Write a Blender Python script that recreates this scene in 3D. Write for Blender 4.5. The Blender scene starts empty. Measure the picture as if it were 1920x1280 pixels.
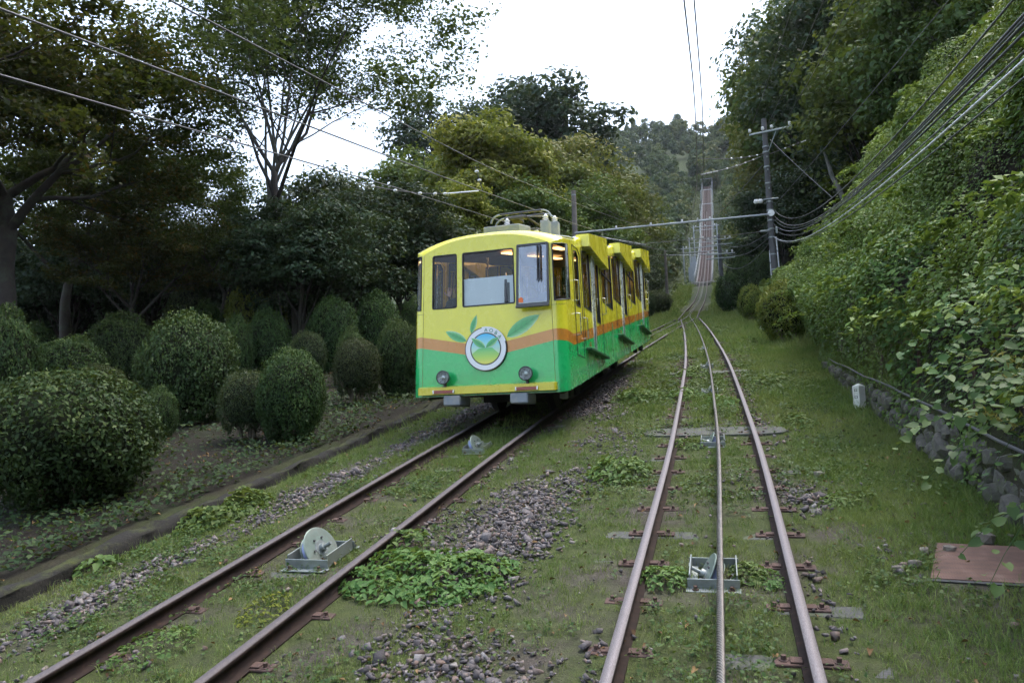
import bpy, bmesh, math, random
import numpy as np
from math import sin, cos, tan, pi, radians, sqrt, atan2
from mathutils import Vector, Matrix
from mathutils.geometry import tessellate_polygon

scene = bpy.context.scene
COL = scene.collection
rng = np.random.default_rng(11)
random.seed(5)

# ------------------------------------------------------------------ camera
FPX = 1400.0                      # focal length in pixels of a 1920 wide frame
YAW, PITCH, ROLL = (radians(v) for v in (15.741, 7.555, 1.244))
CAMP = np.array([0.0, 0.0, 2.2])
_f = np.array([-sin(YAW)*cos(PITCH), cos(YAW)*cos(PITCH), sin(PITCH)])
_r0 = np.array([cos(YAW), sin(YAW), 0.0]); _u0 = np.cross(_r0, _f)
_r = _r0*cos(ROLL) - _u0*sin(ROLL); _u = _r0*sin(ROLL) + _u0*cos(ROLL)
cam_data = bpy.data.cameras.new('camera'); cam = bpy.data.objects.new('camera', cam_data)
COL.objects.link(cam); scene.camera = cam
cam_data.sensor_width = 36.0; cam_data.lens = 36.0*FPX/1920.0
cam_data.clip_start = 0.05; cam_data.clip_end = 3000
cam.matrix_world = Matrix(((_r[0], _u[0], -_f[0], CAMP[0]), (_r[1], _u[1], -_f[1], CAMP[1]),
                           (_r[2], _u[2], -_f[2], CAMP[2]), (0, 0, 0, 1)))
cam_data.dof.use_dof = False

def at(px, py, Y):                # world point seen at a photo pixel, Y metres up the line
    d = _f + _r*(px-960)/FPX - _u*(py-640)/FPX
    return CAMP + d*(Y/d[1])

# ------------------------------------------------------------------ sky, sun, exposure
SUN_EL, SUN_AZ = radians(70), radians(48)      # azimuth clockwise from +Y: high, ahead to the right
world = bpy.data.worlds.new('World'); scene.world = world; world.use_nodes = True
wn = world.node_tree; wn.nodes.clear()
sky = wn.nodes.new('ShaderNodeTexSky'); sky.sky_type = 'NISHITA'; sky.sun_disc = False
sky.sun_elevation = SUN_EL; sky.sun_rotation = SUN_AZ
sky.air_density = 1.3; sky.dust_density = 4.0; sky.ozone_density = 1.5; sky.altitude = 400
hsv = wn.nodes.new('ShaderNodeHueSaturation'); hsv.inputs['Saturation'].default_value = 0.72
bg = wn.nodes.new('ShaderNodeBackground'); bg.inputs['Strength'].default_value = 0.15
wo = wn.nodes.new('ShaderNodeOutputWorld')
wn.links.new(sky.outputs[0], hsv.inputs['Color']); wn.links.new(hsv.outputs[0], bg.inputs['Color'])
wn.links.new(bg.outputs[0], wo.inputs['Surface'])
sl = bpy.data.lights.new('sun', 'SUN'); sl.energy = 0.7; sl.angle = radians(25); sl.color = (1.0, 0.96, 0.9)
so = bpy.data.objects.new('sun', sl); COL.objects.link(so)
so.location = (0, -20, 60)
_sd = Vector((sin(SUN_AZ)*cos(SUN_EL), cos(SUN_AZ)*cos(SUN_EL), sin(SUN_EL)))
so.rotation_euler = _sd.to_track_quat('Z', 'Y').to_euler()
vs = scene.view_settings
vs.view_transform = 'Standard'; vs.look = 'None'; vs.gamma = 1.0; vs.use_curve_mapping = False
vs.exposure = 1.82
cy = scene.cycles
cy.max_bounces = 6; cy.diffuse_bounces = 3; cy.glossy_bounces = 2; cy.transmission_bounces = 3
cy.transparent_max_bounces = 8; cy.use_adaptive_sampling = True; cy.adaptive_threshold = 0.03; cy.caustics_reflective = False; cy.caustics_refractive = False

# ------------------------------------------------------------------ helpers
def tag(o, label=None, cat=None, group=None, kind=None):
    if label: o['label'] = label
    if cat: o['category'] = cat
    if group: o['group'] = group
    if kind: o['kind'] = kind
    return o

def link(o, parent=None):
    COL.objects.link(o)
    if parent is not None: o.parent = parent
    return o

def empty(name, loc=(0, 0, 0), rz=0.0, label=None, cat=None, group=None):
    o = bpy.data.objects.new(name, None); o.empty_display_size = 0.2
    o.location = loc; o.rotation_euler = (0, 0, rz); COL.objects.link(o)
    return tag(o, label, cat, group)

def bulk_mesh(name, V, F, mat, rnd=None, smooth=False):
    """V (n,3) array, F (m,k) array of equal-size faces."""
    V = np.asarray(V, np.float32); F = np.asarray(F, np.int32)
    me = bpy.data.meshes.new(name)
    m, k = F.shape
    me.vertices.add(len(V)); me.vertices.foreach_set('co', V.ravel())
    me.loops.add(m*k); me.loops.foreach_set('vertex_index', F.ravel())
    me.polygons.add(m); me.polygons.foreach_set('loop_start', np.arange(0, m*k, k, dtype=np.int32))
    me.polygons.foreach_set('loop_total', np.full(m, k, np.int32))
    if smooth: me.polygons.foreach_set('use_smooth', np.ones(m, bool))
    if rnd is not None:
        a = me.attributes.new('rnd', 'FLOAT', 'POINT'); a.data.foreach_set('value', np.asarray(rnd, np.float32))
    me.update(calc_edges=True)
    if mat: me.materials.append(mat)
    return me

def obj(name, me, parent=None, loc=None):
    o = bpy.data.objects.new(name, me)
    if loc is not None: o.location = loc
    return link(o, parent)

class MB:
    """collects polygons for one mesh"""
    def __init__(s): s.v = []; s.f = []
    def add(s, V, F):
        n = len(s.v); s.v += [tuple(map(float, p)) for p in V]; s.f += [tuple(int(i)+n for i in f) for f in F]; return s
    def box(s, c, d, M=None):
        c = np.array(c, float); d = np.array(d, float)/2
        V = [np.array((x, y, z))*d for x in (-1, 1) for y in (-1, 1) for z in (-1, 1)]
        if M is not None: V = [np.array(M @ Vector(p)) for p in V]
        V = [c+p for p in V]
        return s.add(V, [(0, 1, 3, 2), (4, 6, 7, 5), (0, 4, 5, 1), (2, 3, 7, 6), (0, 2, 6, 4), (1, 5, 7, 3)])
    def bbox(s, c, d, b=0.008, M=None):
        """box with chamfered edges"""
        d = np.array(d, float)/2; b = min(b, *(d*0.45)); V = []; idx = {}
        for sx in (-1, 1):
            for sy in (-1, 1):
                for sz in (-1, 1):
                    for ax in range(3):
                        p = np.array((sx, sy, sz))*(d-b); p[ax] = (sx, sy, sz)[ax]*d[ax]
                        idx[(sx, sy, sz, ax)] = len(V); V.append(p)
        F = []
        for ax in range(3):
            o1, o2 = [a for a in range(3) if a != ax]
            for s1 in (-1, 1):
                q = []
                for a, bb in ((-1, -1), (1, -1), (1, 1), (-1, 1)):
                    k = [0, 0, 0]; k[ax] = s1; k[o1] = a; k[o2] = bb; q.append(idx[(*k, ax)])
                F.append(tuple(q))
        for ax in range(3):           # edges along ax
            o1, o2 = [a for a in range(3) if a != ax]
            for a in (-1, 1):
                for bb in (-1, 1):
                    k1 = [0, 0, 0]; k2 = [0, 0, 0]; k1[ax] = -1; k2[ax] = 1
                    for k in (k1, k2): k[o1] = a; k[o2] = bb
                    F.append((idx[(*k1, o1)], idx[(*k2, o1)], idx[(*k2, o2)], idx[(*k1, o2)]))
        for sx in (-1, 1):
            for sy in (-1, 1):
                for sz in (-1, 1): F.append(tuple(idx[(sx, sy, sz, a)] for a in range(3)))
        if M is not None: V = [np.array(M @ Vector(p)) for p in V]
        return s.add([np.array(c)+p for p in V], F)
    def tube(s, pts, r, n=6, cap=True):
        V, F = tube_arrays(pts, r, n); k = len(pts)
        s.add(V, F)
        if cap:
            b = len(s.v)-k*n
            s.f.append(tuple(b+i for i in range(n))[::-1]); s.f.append(tuple(b+(k-1)*n+i for i in range(n)))
        return s
    def lathe(s, prof, n=16, M=None, c=(0, 0, 0), cap=True):
        """profile (r,z) about z"""
        V = [(r*cos(2*pi*i/n), r*sin(2*pi*i/n), z) for r, z in prof for i in range(n)]
        F = [(j*n+i, j*n+(i+1) % n, (j+1)*n+(i+1) % n, (j+1)*n+i) for j in range(len(prof)-1) for i in range(n)]
        if cap and prof[0][0] > 1e-4: F.append(tuple(range(n))[::-1])
        if cap and prof[-1][0] > 1e-4: F.append(tuple((len(prof)-1)*n+i for i in range(n)))
        if M is not None: V = [tuple(M @ Vector(p)) for p in V]
        return s.add([np.array(p)+np.array(c) for p in V], F)
    def prism(s, poly, a, b, fn):
        """extrude 2D poly between depth a and b; fn(u,v,depth)->xyz"""
        n = len(poly)
        V = [fn(u, v, a) for u, v in poly]+[fn(u, v, b) for u, v in poly]
        tr = tessellate_polygon([[Vector((u, v, 0)) for u, v in poly]])
        F = [tuple(t) for t in tr]+[tuple(i+n for i in t[::-1]) for t in tr]
        F += [(i, (i+1) % n, n+(i+1) % n, n+i) for i in range(n)]
        return s.add(V, F)
    def mesh(s, name, mat, smooth=False, angle=None):
        me = bpy.data.meshes.new(name); me.from_pydata(s.v, [], s.f)
        bm = bmesh.new(); bm.from_mesh(me); bmesh.ops.recalc_face_normals(bm, faces=bm.faces); bm.to_mesh(me); bm.free()
        if mat: me.materials.append(mat)
        if smooth:
            me.polygons.foreach_set('use_smooth', np.ones(len(me.polygons), bool))
            if angle: me.set_sharp_from_angle(angle=radians(angle))
        me.update(); return me
    def build(s, name, mat, parent=None, smooth=False, angle=35, loc=None):
        return obj(name, s.mesh(name, mat, smooth, angle), parent, loc)

def tube_arrays(pts, r, n=6):
    P = np.asarray(pts, float); k = len(P)
    R = np.full(k, r, float) if np.isscalar(r) else np.asarray(r, float)
    T = np.gradient(P, axis=0); T /= np.linalg.norm(T, axis=1)[:, None]+1e-9
    up = np.array([0, 0, 1.0]) if abs(T[0][2]) < 0.9 else np.array([1.0, 0, 0])
    V = []
    A = np.cross(T[0], up); A /= np.linalg.norm(A)
    for i in range(k):
        A = A-T[i]*(A@T[i]); A /= np.linalg.norm(A)+1e-9
        B = np.cross(T[i], A)
        th = np.arange(n)*2*pi/n
        V.append(P[i]+R[i]*(np.cos(th)[:, None]*A+np.sin(th)[:, None]*B))
    V = np.concatenate(V)
    i = np.arange(k-1)[:, None]*n; j = np.arange(n)[None]
    F = np.stack([i+j, i+(j+1) % n, i+n+(j+1) % n, i+n+j], -1).reshape(-1, 4)
    return V, F

def vnoise(x, y, seed=0):
    """smooth value noise, arrays in, -1..1 out"""
    x = np.asarray(x, float); y = np.asarray(y, float)
    xi = np.floor(x).astype(np.int64); yi = np.floor(y).astype(np.int64); xf = x-xi; yf = y-yi
    def h(a, b):
        n = (a*374761393+b*668265263+seed*1442695041) & 0x7fffffff
        n = ((n ^ (n >> 13))*1274126177) & 0x7fffffff
        return ((n ^ (n >> 16)) & 0xffff)/32767.5-1
    u = xf*xf*(3-2*xf); v = yf*yf*(3-2*yf)
    return (h(xi, yi)*(1-u)+h(xi+1, yi)*u)*(1-v)+(h(xi, yi+1)*(1-u)+h(xi+1, yi+1)*u)*v

def fbm(x, y, seed=0, o=3):
    return sum(vnoise(x*2**i, y*2**i, seed+i)*0.5**i for i in range(o))/1.75

def sstep(a, b, x):
    t = np.clip((np.asarray(x, float)-a)/(b-a), 0, 1); return t*t*(3-2*t)

# ------------------------------------------------------------------ materials
def M_(name):
    m = bpy.data.materials.new(name); m.use_nodes = True
    nt = m.node_tree; nt.nodes.clear()
    out = nt.nodes.new('ShaderNodeOutputMaterial')
    return m, nt, nt.nodes, nt.links, out

def mixc(nt, fac, a, b, mode='MIX'):
    n = nt.nodes.new('ShaderNodeMix'); n.data_type = 'RGBA'; n.blend_type = mode
    for k, s in ((0, fac), (6, a), (7, b)):
        if hasattr(s, 'is_linked') or hasattr(s, 'links'): nt.links.new(s, n.inputs[k])
        else: n.inputs[k].default_value = s if k == 0 else (*s, 1) if len(s) == 3 else s
    return n.outputs[2]

def noise(nt, scale, detail=4, rough=0.6, coord='Object', dim='3D', stretch=None):
    tc = nt.nodes.new('ShaderNodeTexCoord'); n = nt.nodes.new('ShaderNodeTexNoise')
    n.inputs['Scale'].default_value = scale; n.inputs['Detail'].default_value = detail; n.inputs['Roughness'].default_value = rough
    src = tc.outputs[coord]
    if stretch:
        mp = nt.nodes.new('ShaderNodeMapping'); mp.inputs['Scale'].default_value = stretch
        nt.links.new(src, mp.inputs[0]); src = mp.outputs[0]
    nt.links.new(src, n.inputs['Vector']); return n.outputs['Fac']

def ramp(nt, src, stops):
    r = nt.nodes.new('ShaderNodeValToRGB'); e = r.color_ramp.elements
    while len(e) < len(stops): e.new(0.5)
    for i, (p, c) in enumerate(stops): e[i].position = p; e[i].color = (*c, 1) if len(c) == 3 else c
    nt.links.new(src, r.inputs[0]); return r.outputs[0]

def math_(nt, op, a, b=None, c=None, clamp=False):
    n = nt.nodes.new('ShaderNodeMath'); n.operation = op; n.use_clamp = clamp
    for k, s in enumerate((a, b, c)):
        if s is None: continue
        if hasattr(s, 'links'): nt.links.new(s, n.inputs[k])
        else: n.inputs[k].default_value = s
    return n.outputs[0]

def solid(name, col, rough=0.6, metal=0.0, var=0.25, nscale=6, bump=0.0, bscale=40, coat=0.0, dirt=None, dscale=3, dthr=0.55, emit=None, estr=0, spec=0.5, coord='Object'):
    """one-colour surface with mottling, optional dirt patches and fine relief"""
    m, nt, N, L, out = M_(name)
    b = N.new('ShaderNodeBsdfPrincipled'); L.new(b.outputs[0], out.inputs[0])
    n1 = noise(nt, nscale, 5, coord=coord)
    c0 = tuple(v*(1-var) for v in col); c1 = tuple(min(1, v*(1+var)) for v in col)
    c = ramp(nt, n1, [(0.3, c0), (0.7, c1)])
    if dirt:
        n2 = noise(nt, dscale, 6, 0.7, coord=coord)
        f = ramp(nt, n2, [(dthr-0.08, (0, 0, 0)), (dthr+0.08, (1, 1, 1))])
        c = mixc(nt, f, c, dirt)
    L.new(c, b.inputs['Base Color']); b.inputs['Metallic'].default_value = metal
    rr = ramp(nt, n1, [(0.3, (max(0, rough-0.1),)*3), (0.7, (min(1, rough+0.1),)*3)]); L.new(rr, b.inputs['Roughness'])
    b.inputs['Specular IOR Level'].default_value = spec
    b.inputs['Coat Weight'].default_value = coat; b.inputs['Coat Roughness'].default_value = 0.08
    if bump:
        bp = N.new('ShaderNodeBump'); bp.inputs['Strength'].default_value = bump; bp.inputs['Distance'].default_value = 0.02
        L.new(noise(nt, bscale, 4, coord=coord), bp.inputs['Height']); L.new(bp.outputs[0], b.inputs['Normal'])
    if emit: b.inputs['Emission Color'].default_value = (*emit, 1); b.inputs['Emission Strength'].default_value = estr
    return m

def leafmat(name, stops, transl=0.3, rough=0.6, big=0.35, spec=0.2, bigcol=None):
    """foliage: colour from a per-leaf random value, large patches and the tree itself"""
    m, nt, N, L, out = M_(name)
    at_ = N.new('ShaderNodeAttribute'); at_.attribute_name = 'rnd'
    c = ramp(nt, at_.outputs['Fac'], stops)
    n = noise(nt, big, 3, 0.5, coord='Object')
    if bigcol: c = mixc(nt, ramp(nt, n, [(0.45, (0, 0, 0)), (0.65, (1, 1, 1))]), c, bigcol)
    hv = N.new('ShaderNodeHueSaturation'); L.new(c, hv.inputs['Color'])
    oi = N.new('ShaderNodeObjectInfo')
    L.new(math_(nt, 'MULTIPLY_ADD', oi.outputs['Random'], 0.035, 0.4825), hv.inputs['Hue'])
    L.new(math_(nt, 'MULTIPLY_ADD', oi.outputs['Random'], 0.3, 0.85), hv.inputs['Value'])
    c = hv.outputs[0]
    b = N.new('ShaderNodeBsdfPrincipled'); L.new(c, b.inputs['Base Color'])
    b.inputs['Roughness'].default_value = rough; b.inputs['Specular IOR Level'].default_value = spec
    t = N.new('ShaderNodeBsdfTranslucent'); L.new(mixc(nt, 0.5, c, (0.16, 0.2, 0.02), 'MIX'), t.inputs['Color'])
    mx = N.new('ShaderNodeMixShader'); mx.inputs[0].default_value = transl
    L.new(b.outputs[0], mx.inputs[1]); L.new(t.outputs[0], mx.inputs[2]); L.new(mx.outputs[0], out.inputs[0])
    return m

MAT = {}
MAT['bark'] = solid('bark', (0.032, 0.026, 0.022), 0.9, var=0.45, nscale=5, bump=0.6, bscale=14, dirt=(0.045, 0.05, 0.035), dscale=2.2)
MAT['bark_pale'] = solid('bark_pale', (0.11, 0.105, 0.09), 0.9, var=0.3, nscale=4, bump=0.5, bscale=14, dirt=(0.05, 0.055, 0.04), dscale=2.0)
MAT['stem'] = solid('stem', (0.16, 0.13, 0.1), 0.9, var=0.35, nscale=8)
G3 = lambda a, b, c: [(0.0, a), (0.55, b), (1.0, c)]
MAT['leaf_azalea'] = leafmat('leaf_azalea', G3((0.014, 0.038, 0.011), (0.032, 0.068, 0.016), (0.085, 0.13, 0.03)), 0.12, 0.6, 0.8)
MAT['leaf_azalea_dry'] = leafmat('leaf_azalea_dry', G3((0.016, 0.032, 0.013), (0.032, 0.052, 0.018), (0.065, 0.072, 0.03)), 0.2, 0.6, 0.8)
MAT['leaf_azalea_yellow'] = leafmat('leaf_azalea_yellow', G3((0.07, 0.11, 0.02), (0.15, 0.18, 0.03), (0.26, 0.25, 0.045)), 0.25, 0.55, 0.8)
MAT['leaf_maple_red'] = leafmat('leaf_maple_red', G3((0.019, 0.034, 0.012), (0.038, 0.04, 0.013), (0.15, 0.068, 0.015)), 0.3, 0.6, 0.28, bigcol=(0.024, 0.045, 0.016))
MAT['leaf_maple'] = leafmat('leaf_maple', G3((0.03, 0.065, 0.02), (0.065, 0.11, 0.026), (0.13, 0.17, 0.036)), 0.28, 0.6, 0.3)
MAT['leaf_dark'] = leafmat('leaf_dark', G3((0.018, 0.042, 0.022), (0.032, 0.064, 0.033), (0.06, 0.095, 0.045)), 0.2, 0.5, 0.3)
MAT['leaf_lime'] = leafmat('leaf_lime', G3((0.075, 0.115, 0.02), (0.16, 0.19, 0.028), (0.27, 0.27, 0.04)), 0.35, 0.6, 0.3)
MAT['leaf_olive'] = leafmat('leaf_olive', G3((0.055, 0.08, 0.025), (0.12, 0.14, 0.038), (0.21, 0.19, 0.055)), 0.3, 0.6, 0.25)
MAT['leaf_pine'] = leafmat('leaf_pine', G3((0.02, 0.045, 0.03), (0.03, 0.06, 0.04), (0.05, 0.085, 0.05)), 0.15, 0.6, 0.3)
MAT['leaf_zelkova'] = leafmat('leaf_zelkova', G3((0.025, 0.052, 0.026), (0.042, 0.08, 0.034), (0.07, 0.105, 0.045)), 0.3, 0.55, 0.3)
MAT['leaf_bank'] = leafmat('leaf_bank', G3((0.04, 0.095, 0.018), (0.115, 0.195, 0.034), (0.25, 0.31, 0.07)), 0.3, 0.5, 0.5, 0.28, bigcol=(0.1, 0.16, 0.03))
MAT['leaf_broad'] = leafmat('leaf_broad', G3((0.032, 0.08, 0.02), (0.058, 0.125, 0.03), (0.1, 0.165, 0.045)), 0.25, 0.5, 0.5, 0.2)
MAT['leaf_weed'] = leafmat('leaf_weed', G3((0.045, 0.1, 0.025), (0.09, 0.16, 0.042), (0.175, 0.235, 0.075)), 0.3, 0.55, 1.2)
MAT['leaf_bed'] = leafmat('leaf_bed', G3((0.011, 0.03, 0.01), (0.023, 0.055, 0.018), (0.05, 0.085, 0.027)), 0.2, 0.6, 0.8)
MAT['leaf_ground'] = leafmat('leaf_ground', G3((0.03, 0.07, 0.022), (0.06, 0.12, 0.035), (0.12, 0.18, 0.055)), 0.3, 0.5, 0.8)
MAT['tassel'] = leafmat('tassel', G3((0.14, 0.13, 0.03), (0.22, 0.19, 0.05), (0.3, 0.25, 0.08)), 0.3, 0.6, 0.8)
MAT['grass'] = leafmat('grass', G3((0.075, 0.14, 0.034), (0.16, 0.225, 0.062), (0.35, 0.345, 0.16)), 0.35, 0.6, 0.7, bigcol=(0.19, 0.23, 0.075))
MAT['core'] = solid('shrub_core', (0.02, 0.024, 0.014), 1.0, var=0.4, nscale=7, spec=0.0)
MAT['rail'] = None
MAT['galv'] = solid('galvanised', (0.27, 0.3, 0.3), 0.5, metal=0.6, var=0.2, nscale=9, dirt=(0.26, 0.29, 0.25), dscale=5, bump=0.1)
MAT['rust'] = solid('rust', (0.085, 0.05, 0.04), 0.9, var=0.45, nscale=18, bump=0.4, bscale=60, dirt=(0.07, 0.045, 0.04), dscale=9)
MAT['steel_cable'] = solid('steel_cable', (0.15, 0.14, 0.13), 0.5, metal=0.6, var=0.3, nscale=30)
MAT['concrete'] = solid('concrete', (0.3, 0.3, 0.28), 0.9, var=0.2, nscale=5, bump=0.3, bscale=50, dirt=(0.15, 0.16, 0.13), dscale=3)
MAT['sleeper'] = solid('sleeper', (0.075, 0.075, 0.073), 0.92, var=0.35, nscale=9, bump=0.5, bscale=50, dirt=(0.075, 0.09, 0.05), dscale=5)
MAT['wire'] = solid('wire', (0.09, 0.09, 0.095), 0.6, metal=0.0, var=0.1)
MAT['wire_dark'] = solid('wire_dark', (0.05, 0.05, 0.055), 0.5, var=0.1)
MAT['porcelain'] = solid('porcelain', (0.72, 0.72, 0.7), 0.2, var=0.06, coat=0.5)
MAT['pole'] = solid('pole', (0.09, 0.09, 0.092), 0.85, var=0.25, nscale=4, bump=0.3, bscale=30, dirt=(0.08, 0.08, 0.08), dscale=2)
MAT['pole_wood'] = solid('pole_wood', (0.16, 0.14, 0.13), 0.9, var=0.3, nscale=3, bump=0.4, bscale=20)
# ------------------------------------------------------------------ terrain
S = 0.2009                        # grade of the line near the camera
_ty = np.array([-60, 0, 40, 70, 86, 105, 127, 147, 168, 200, 231, 300, 360, 450, 600, 1200.])
_tz = np.array([-60*S, 0, 40*S, 70*S, 17.5, 22.2, 28.87, 36.3, 44.9, 61.5, 78.3, 119, 150, 172, 190, 230.])
_py = np.linspace(-60, 1200, 5041); _pz = np.interp(_py, _ty, _tz)
_k = np.hanning(65); _k /= _k.sum()
_pz = np.convolve(np.pad(_pz, 32, mode='reflect', reflect_type='odd'), _k, 'valid')
def P(Y): return np.interp(Y, _py, _pz)

def off(Y):                       # half distance between the two tracks of the passing loop
    return np.interp(Y, [-60, 10, 15, 20, 24, 28, 31.6, 36, 40, 45, 50, 400], [1.77, 1.77, 1.67, 1.55, 1.4, 1.22, 1.05, .82, .58, .27, 0, 0])
_oy = np.linspace(-60, 320, 3041); _oo = off(_oy); _k2 = np.hanning(49); _k2 /= _k2.sum()
_oo = np.convolve(np.pad(_oo, 24, mode='edge'), _k2, 'valid')
def mid(Y): return np.interp(Y, [-60, 45, 60, 120, 260], [-1.97, -1.9, -2.05, -2.05, -1.3])
def trackX(Y, side): return mid(Y) + side*np.interp(Y, _oy, _oo)

def wallX(Y): return np.interp(Y, [-10, 8, 14, 18, 26, 40, 60, 90], [2.45, 2.4, 2.3, 2.35, 2.7, 3.0, 3.0, 2.8])
def wallH(Y): return np.interp(Y, [-10, 6, 12, 16, 20, 24], [0.62, 0.55, 0.45, 0.3, 0.12, 0.0])
def crest(Y): return np.interp(Y, [-20, 5, 14, 25, 38, 45], [14, 9.5, 7.0, 5.1, 3.3, 3.2])
def rel(X, Y):                    # ground height over the rail-top plane
    X = np.asarray(X, float); Y = np.asarray(Y, float)
    d = np.maximum(X-wallX(Y), 0); c = np.maximum(crest(Y)-wallX(Y), 0)
    st = np.interp(Y, [8, 30, 45, 60], [1.6, 1.6, 1.0, 0.75])
    h = wallH(Y)*sstep(0.0, 0.06, d) + np.minimum(d, c)*st + np.maximum(d-c, 0)*np.interp(Y, [10, 45, 60, 120], [0.45, 0.5, 0.6, 0.65])
    h = np.where(h > 38, 38+(h-38)*0.15, h)
    l = np.maximum(-6.15-X, 0)
    h = h + np.where(l > 0, 0.13*sstep(0, 0.1, l)+0.015*np.minimum(l, 14), 0) - 0.22*np.maximum(l-22, 0)*np.interp(Y, [60, 130], [1, 0.35])
    far = sstep(110, 135, Y)      # under the viaduct the ground lies lower
    h = h - far*1.6*np.exp(-((X-mid(Y))/6.0)**2)
    g = -0.145 + 0.02*fbm(X*1.3, Y*1.3, 3) - 0.05*np.exp(-((X+6.0)/0.25)**2)
    return h + g
def G(X, Y): return P(Y) + rel(X, Y)

def make_ground():
    xs = np.concatenate([np.linspace(-500, -60, 14)[:-1], np.linspace(-60, -14, 40)[:-1], np.linspace(-14, -6.5, 40)[:-1],
                         np.linspace(-6.5, 2.0, 120)[:-1], np.linspace(2.0, 3.0, 30)[:-1], np.linspace(3, 12, 40)[:-1], np.linspace(12, 60, 36)[:-1], np.linspace(60, 500, 16)])
    ys = np.concatenate([np.linspace(-60, 0, 14)[:-1], np.linspace(0, 16, 110)[:-1], np.linspace(16, 50, 90)[:-1], np.linspace(50, 130, 70)[:-1], np.linspace(130, 300, 60)[:-1], np.linspace(300, 1200, 24)])
    X, Y = np.meshgrid(xs, ys); Z = G(X, Y)
    V = np.stack([X, Y, Z], -1).reshape(-1, 3); nx = len(xs)
    i = np.arange(len(ys)-1)[:, None]*nx; j = np.arange(nx-1)[None]
    F = np.stack([i+j, i+j+1, i+nx+j+1, i+nx+j], -1).reshape(-1, 4)
    m, nt, N, L, out = M_('soil')
    b = N.new('ShaderNodeBsdfPrincipled'); L.new(b.outputs[0], out.inputs[0])
    n1 = noise(nt, 0.9, 6, 0.65); n2 = noise(nt, 9, 6, 0.7); n3 = noise(nt, 60, 4, 0.7)
    c = ramp(nt, n2, [(0.25, (0.045, 0.037, 0.03)), (0.5, (0.09, 0.078, 0.066)), (0.8, (0.16, 0.145, 0.135))])
    g = ramp(nt, n2, [(0.3, (0.04, 0.06, 0.018)), (0.7, (0.095, 0.12, 0.035))])
    c = mixc(nt, ramp(nt, n1, [(0.36, (0, 0, 0)), (0.54, (1, 1, 1))]), c, g)
    geo = N.new('ShaderNodeNewGeometry'); sp = N.new('ShaderNodeSeparateXYZ'); L.new(geo.outputs['Position'], sp.inputs[0])
    # forest floor left of the kerb and right of the wall: leaf litter, darker soil
    lf = math_(nt, 'MULTIPLY_ADD', sp.outputs[0], -4.0, -24.4, clamp=True)
    rf = math_(nt, 'MULTIPLY_ADD', sp.outputs[0], 4.0, -9.4, clamp=True)
    ff = math_(nt, 'MAXIMUM', lf, rf)
    litter = ramp(nt, n3, [(0.3, (0.005, 0.0045, 0.003)), (0.55, (0.013, 0.011, 0.007)), (0.75, (0.035, 0.025, 0.017))])
    litter = mixc(nt, ramp(nt, n1, [(0.5, (0, 0, 0)), (0.7, (1, 1, 1))]), litter, (0.03, 0.045, 0.018))
    c = mixc(nt, ff, c, litter)
    upper = math_(nt, 'MULTIPLY_ADD', sp.outputs[1], 0.05, -3.2, clamp=True)      # grown-over slopes beyond the loop
    c = mixc(nt, upper, c, ramp(nt, n2, [(0.3, (0.025, 0.045, 0.016)), (0.7, (0.06, 0.09, 0.03))]))
    c = mixc(nt, ramp(nt, n3, [(0.35, (0.55,)*3), (0.7, (0.0,)*3)]), c, (0.03, 0.025, 0.02))
    L.new(c, b.inputs['Base Color']); b.inputs['Roughness'].default_value = 0.95; b.inputs['Specular IOR Level'].default_value = 0.2
    bp = N.new('ShaderNodeBump'); bp.inputs['Strength'].default_value = 0.7; bp.inputs['Distance'].default_value = 0.03
    L.new(n3, bp.inputs['Height']); L.new(bp.outputs[0], b.inputs['Normal'])
    o = obj('ground', bulk_mesh('ground', V, F, m, smooth=True)); tag(o, kind='structure')
make_ground()

# ------------------------------------------------------------------ tracks
def rail_material():
    m, nt, N, L, out = M_('rail_steel')
    b = N.new('ShaderNodeBsdfPrincipled'); L.new(b.outputs[0], out.inputs[0])
    at_ = N.new('ShaderNodeAttribute'); at_.attribute_name = 'rnd'       # 1 on the worn running surface
    n = noise(nt, 14, 5); ns = noise(nt, 9, 4, stretch=(30, 1, 30))
    rust = ramp(nt, n, [(0.25, (0.014, 0.01, 0.009)), (0.6, (0.034, 0.021, 0.017)), (0.85, (0.085, 0.045, 0.03))])
    top = ramp(nt, ns, [(0.3, (0.13, 0.115, 0.117)), (0.7, (0.25, 0.23, 0.24))])
    L.new(mixc(nt, at_.outputs['Fac'], rust, top), b.inputs['Base Color'])
    L.new(math_(nt, 'MULTIPLY_ADD', at_.outputs['Fac'], 0.5, 0.0), b.inputs['Metallic'])
    L.new(math_(nt, 'MULTIPLY_ADD', at_.outputs['Fac'], -0.3, 0.9), b.inputs['Roughness']); b.inputs['Specular IOR Level'].default_value = .3
    return m
MAT['rail'] = rail_material()
RP = [(-.0325, 0), (.0325, 0), (.036, -.01), (.034, -.035), (.009, -.045), (.009, -.118), (.06, -.13), (.0635, -.14), (-.0635, -.14), (-.06, -.13), (-.009, -.118), (-.009, -.045), (-.034, -.035), (-.036, -.01)]
GAU = 0.566
def rail(parent, fx, y0, y1, step=0.5, wear=1.0):
    ys = np.arange(y0, y1+step*.5, step); k = len(RP)
    V = []; R = []
    for y in ys:
        x = fx(y); z = P(y)
        V += [(x+a, y, z+b) for a, b in RP]; R += [wear if b > -.004 else 0.0 for a, b in RP]
    # sharp worn head: double the two top vertices
    F = [(i*k+j, i*k+(j+1) % k, (i+1)*k+(j+1) % k, (i+1)*k+j) for i in range(len(ys)-1) for j in range(k)]
    return obj('rail', bulk_mesh('rail', V, F, MAT['rail'], rnd=R), parent)

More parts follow.
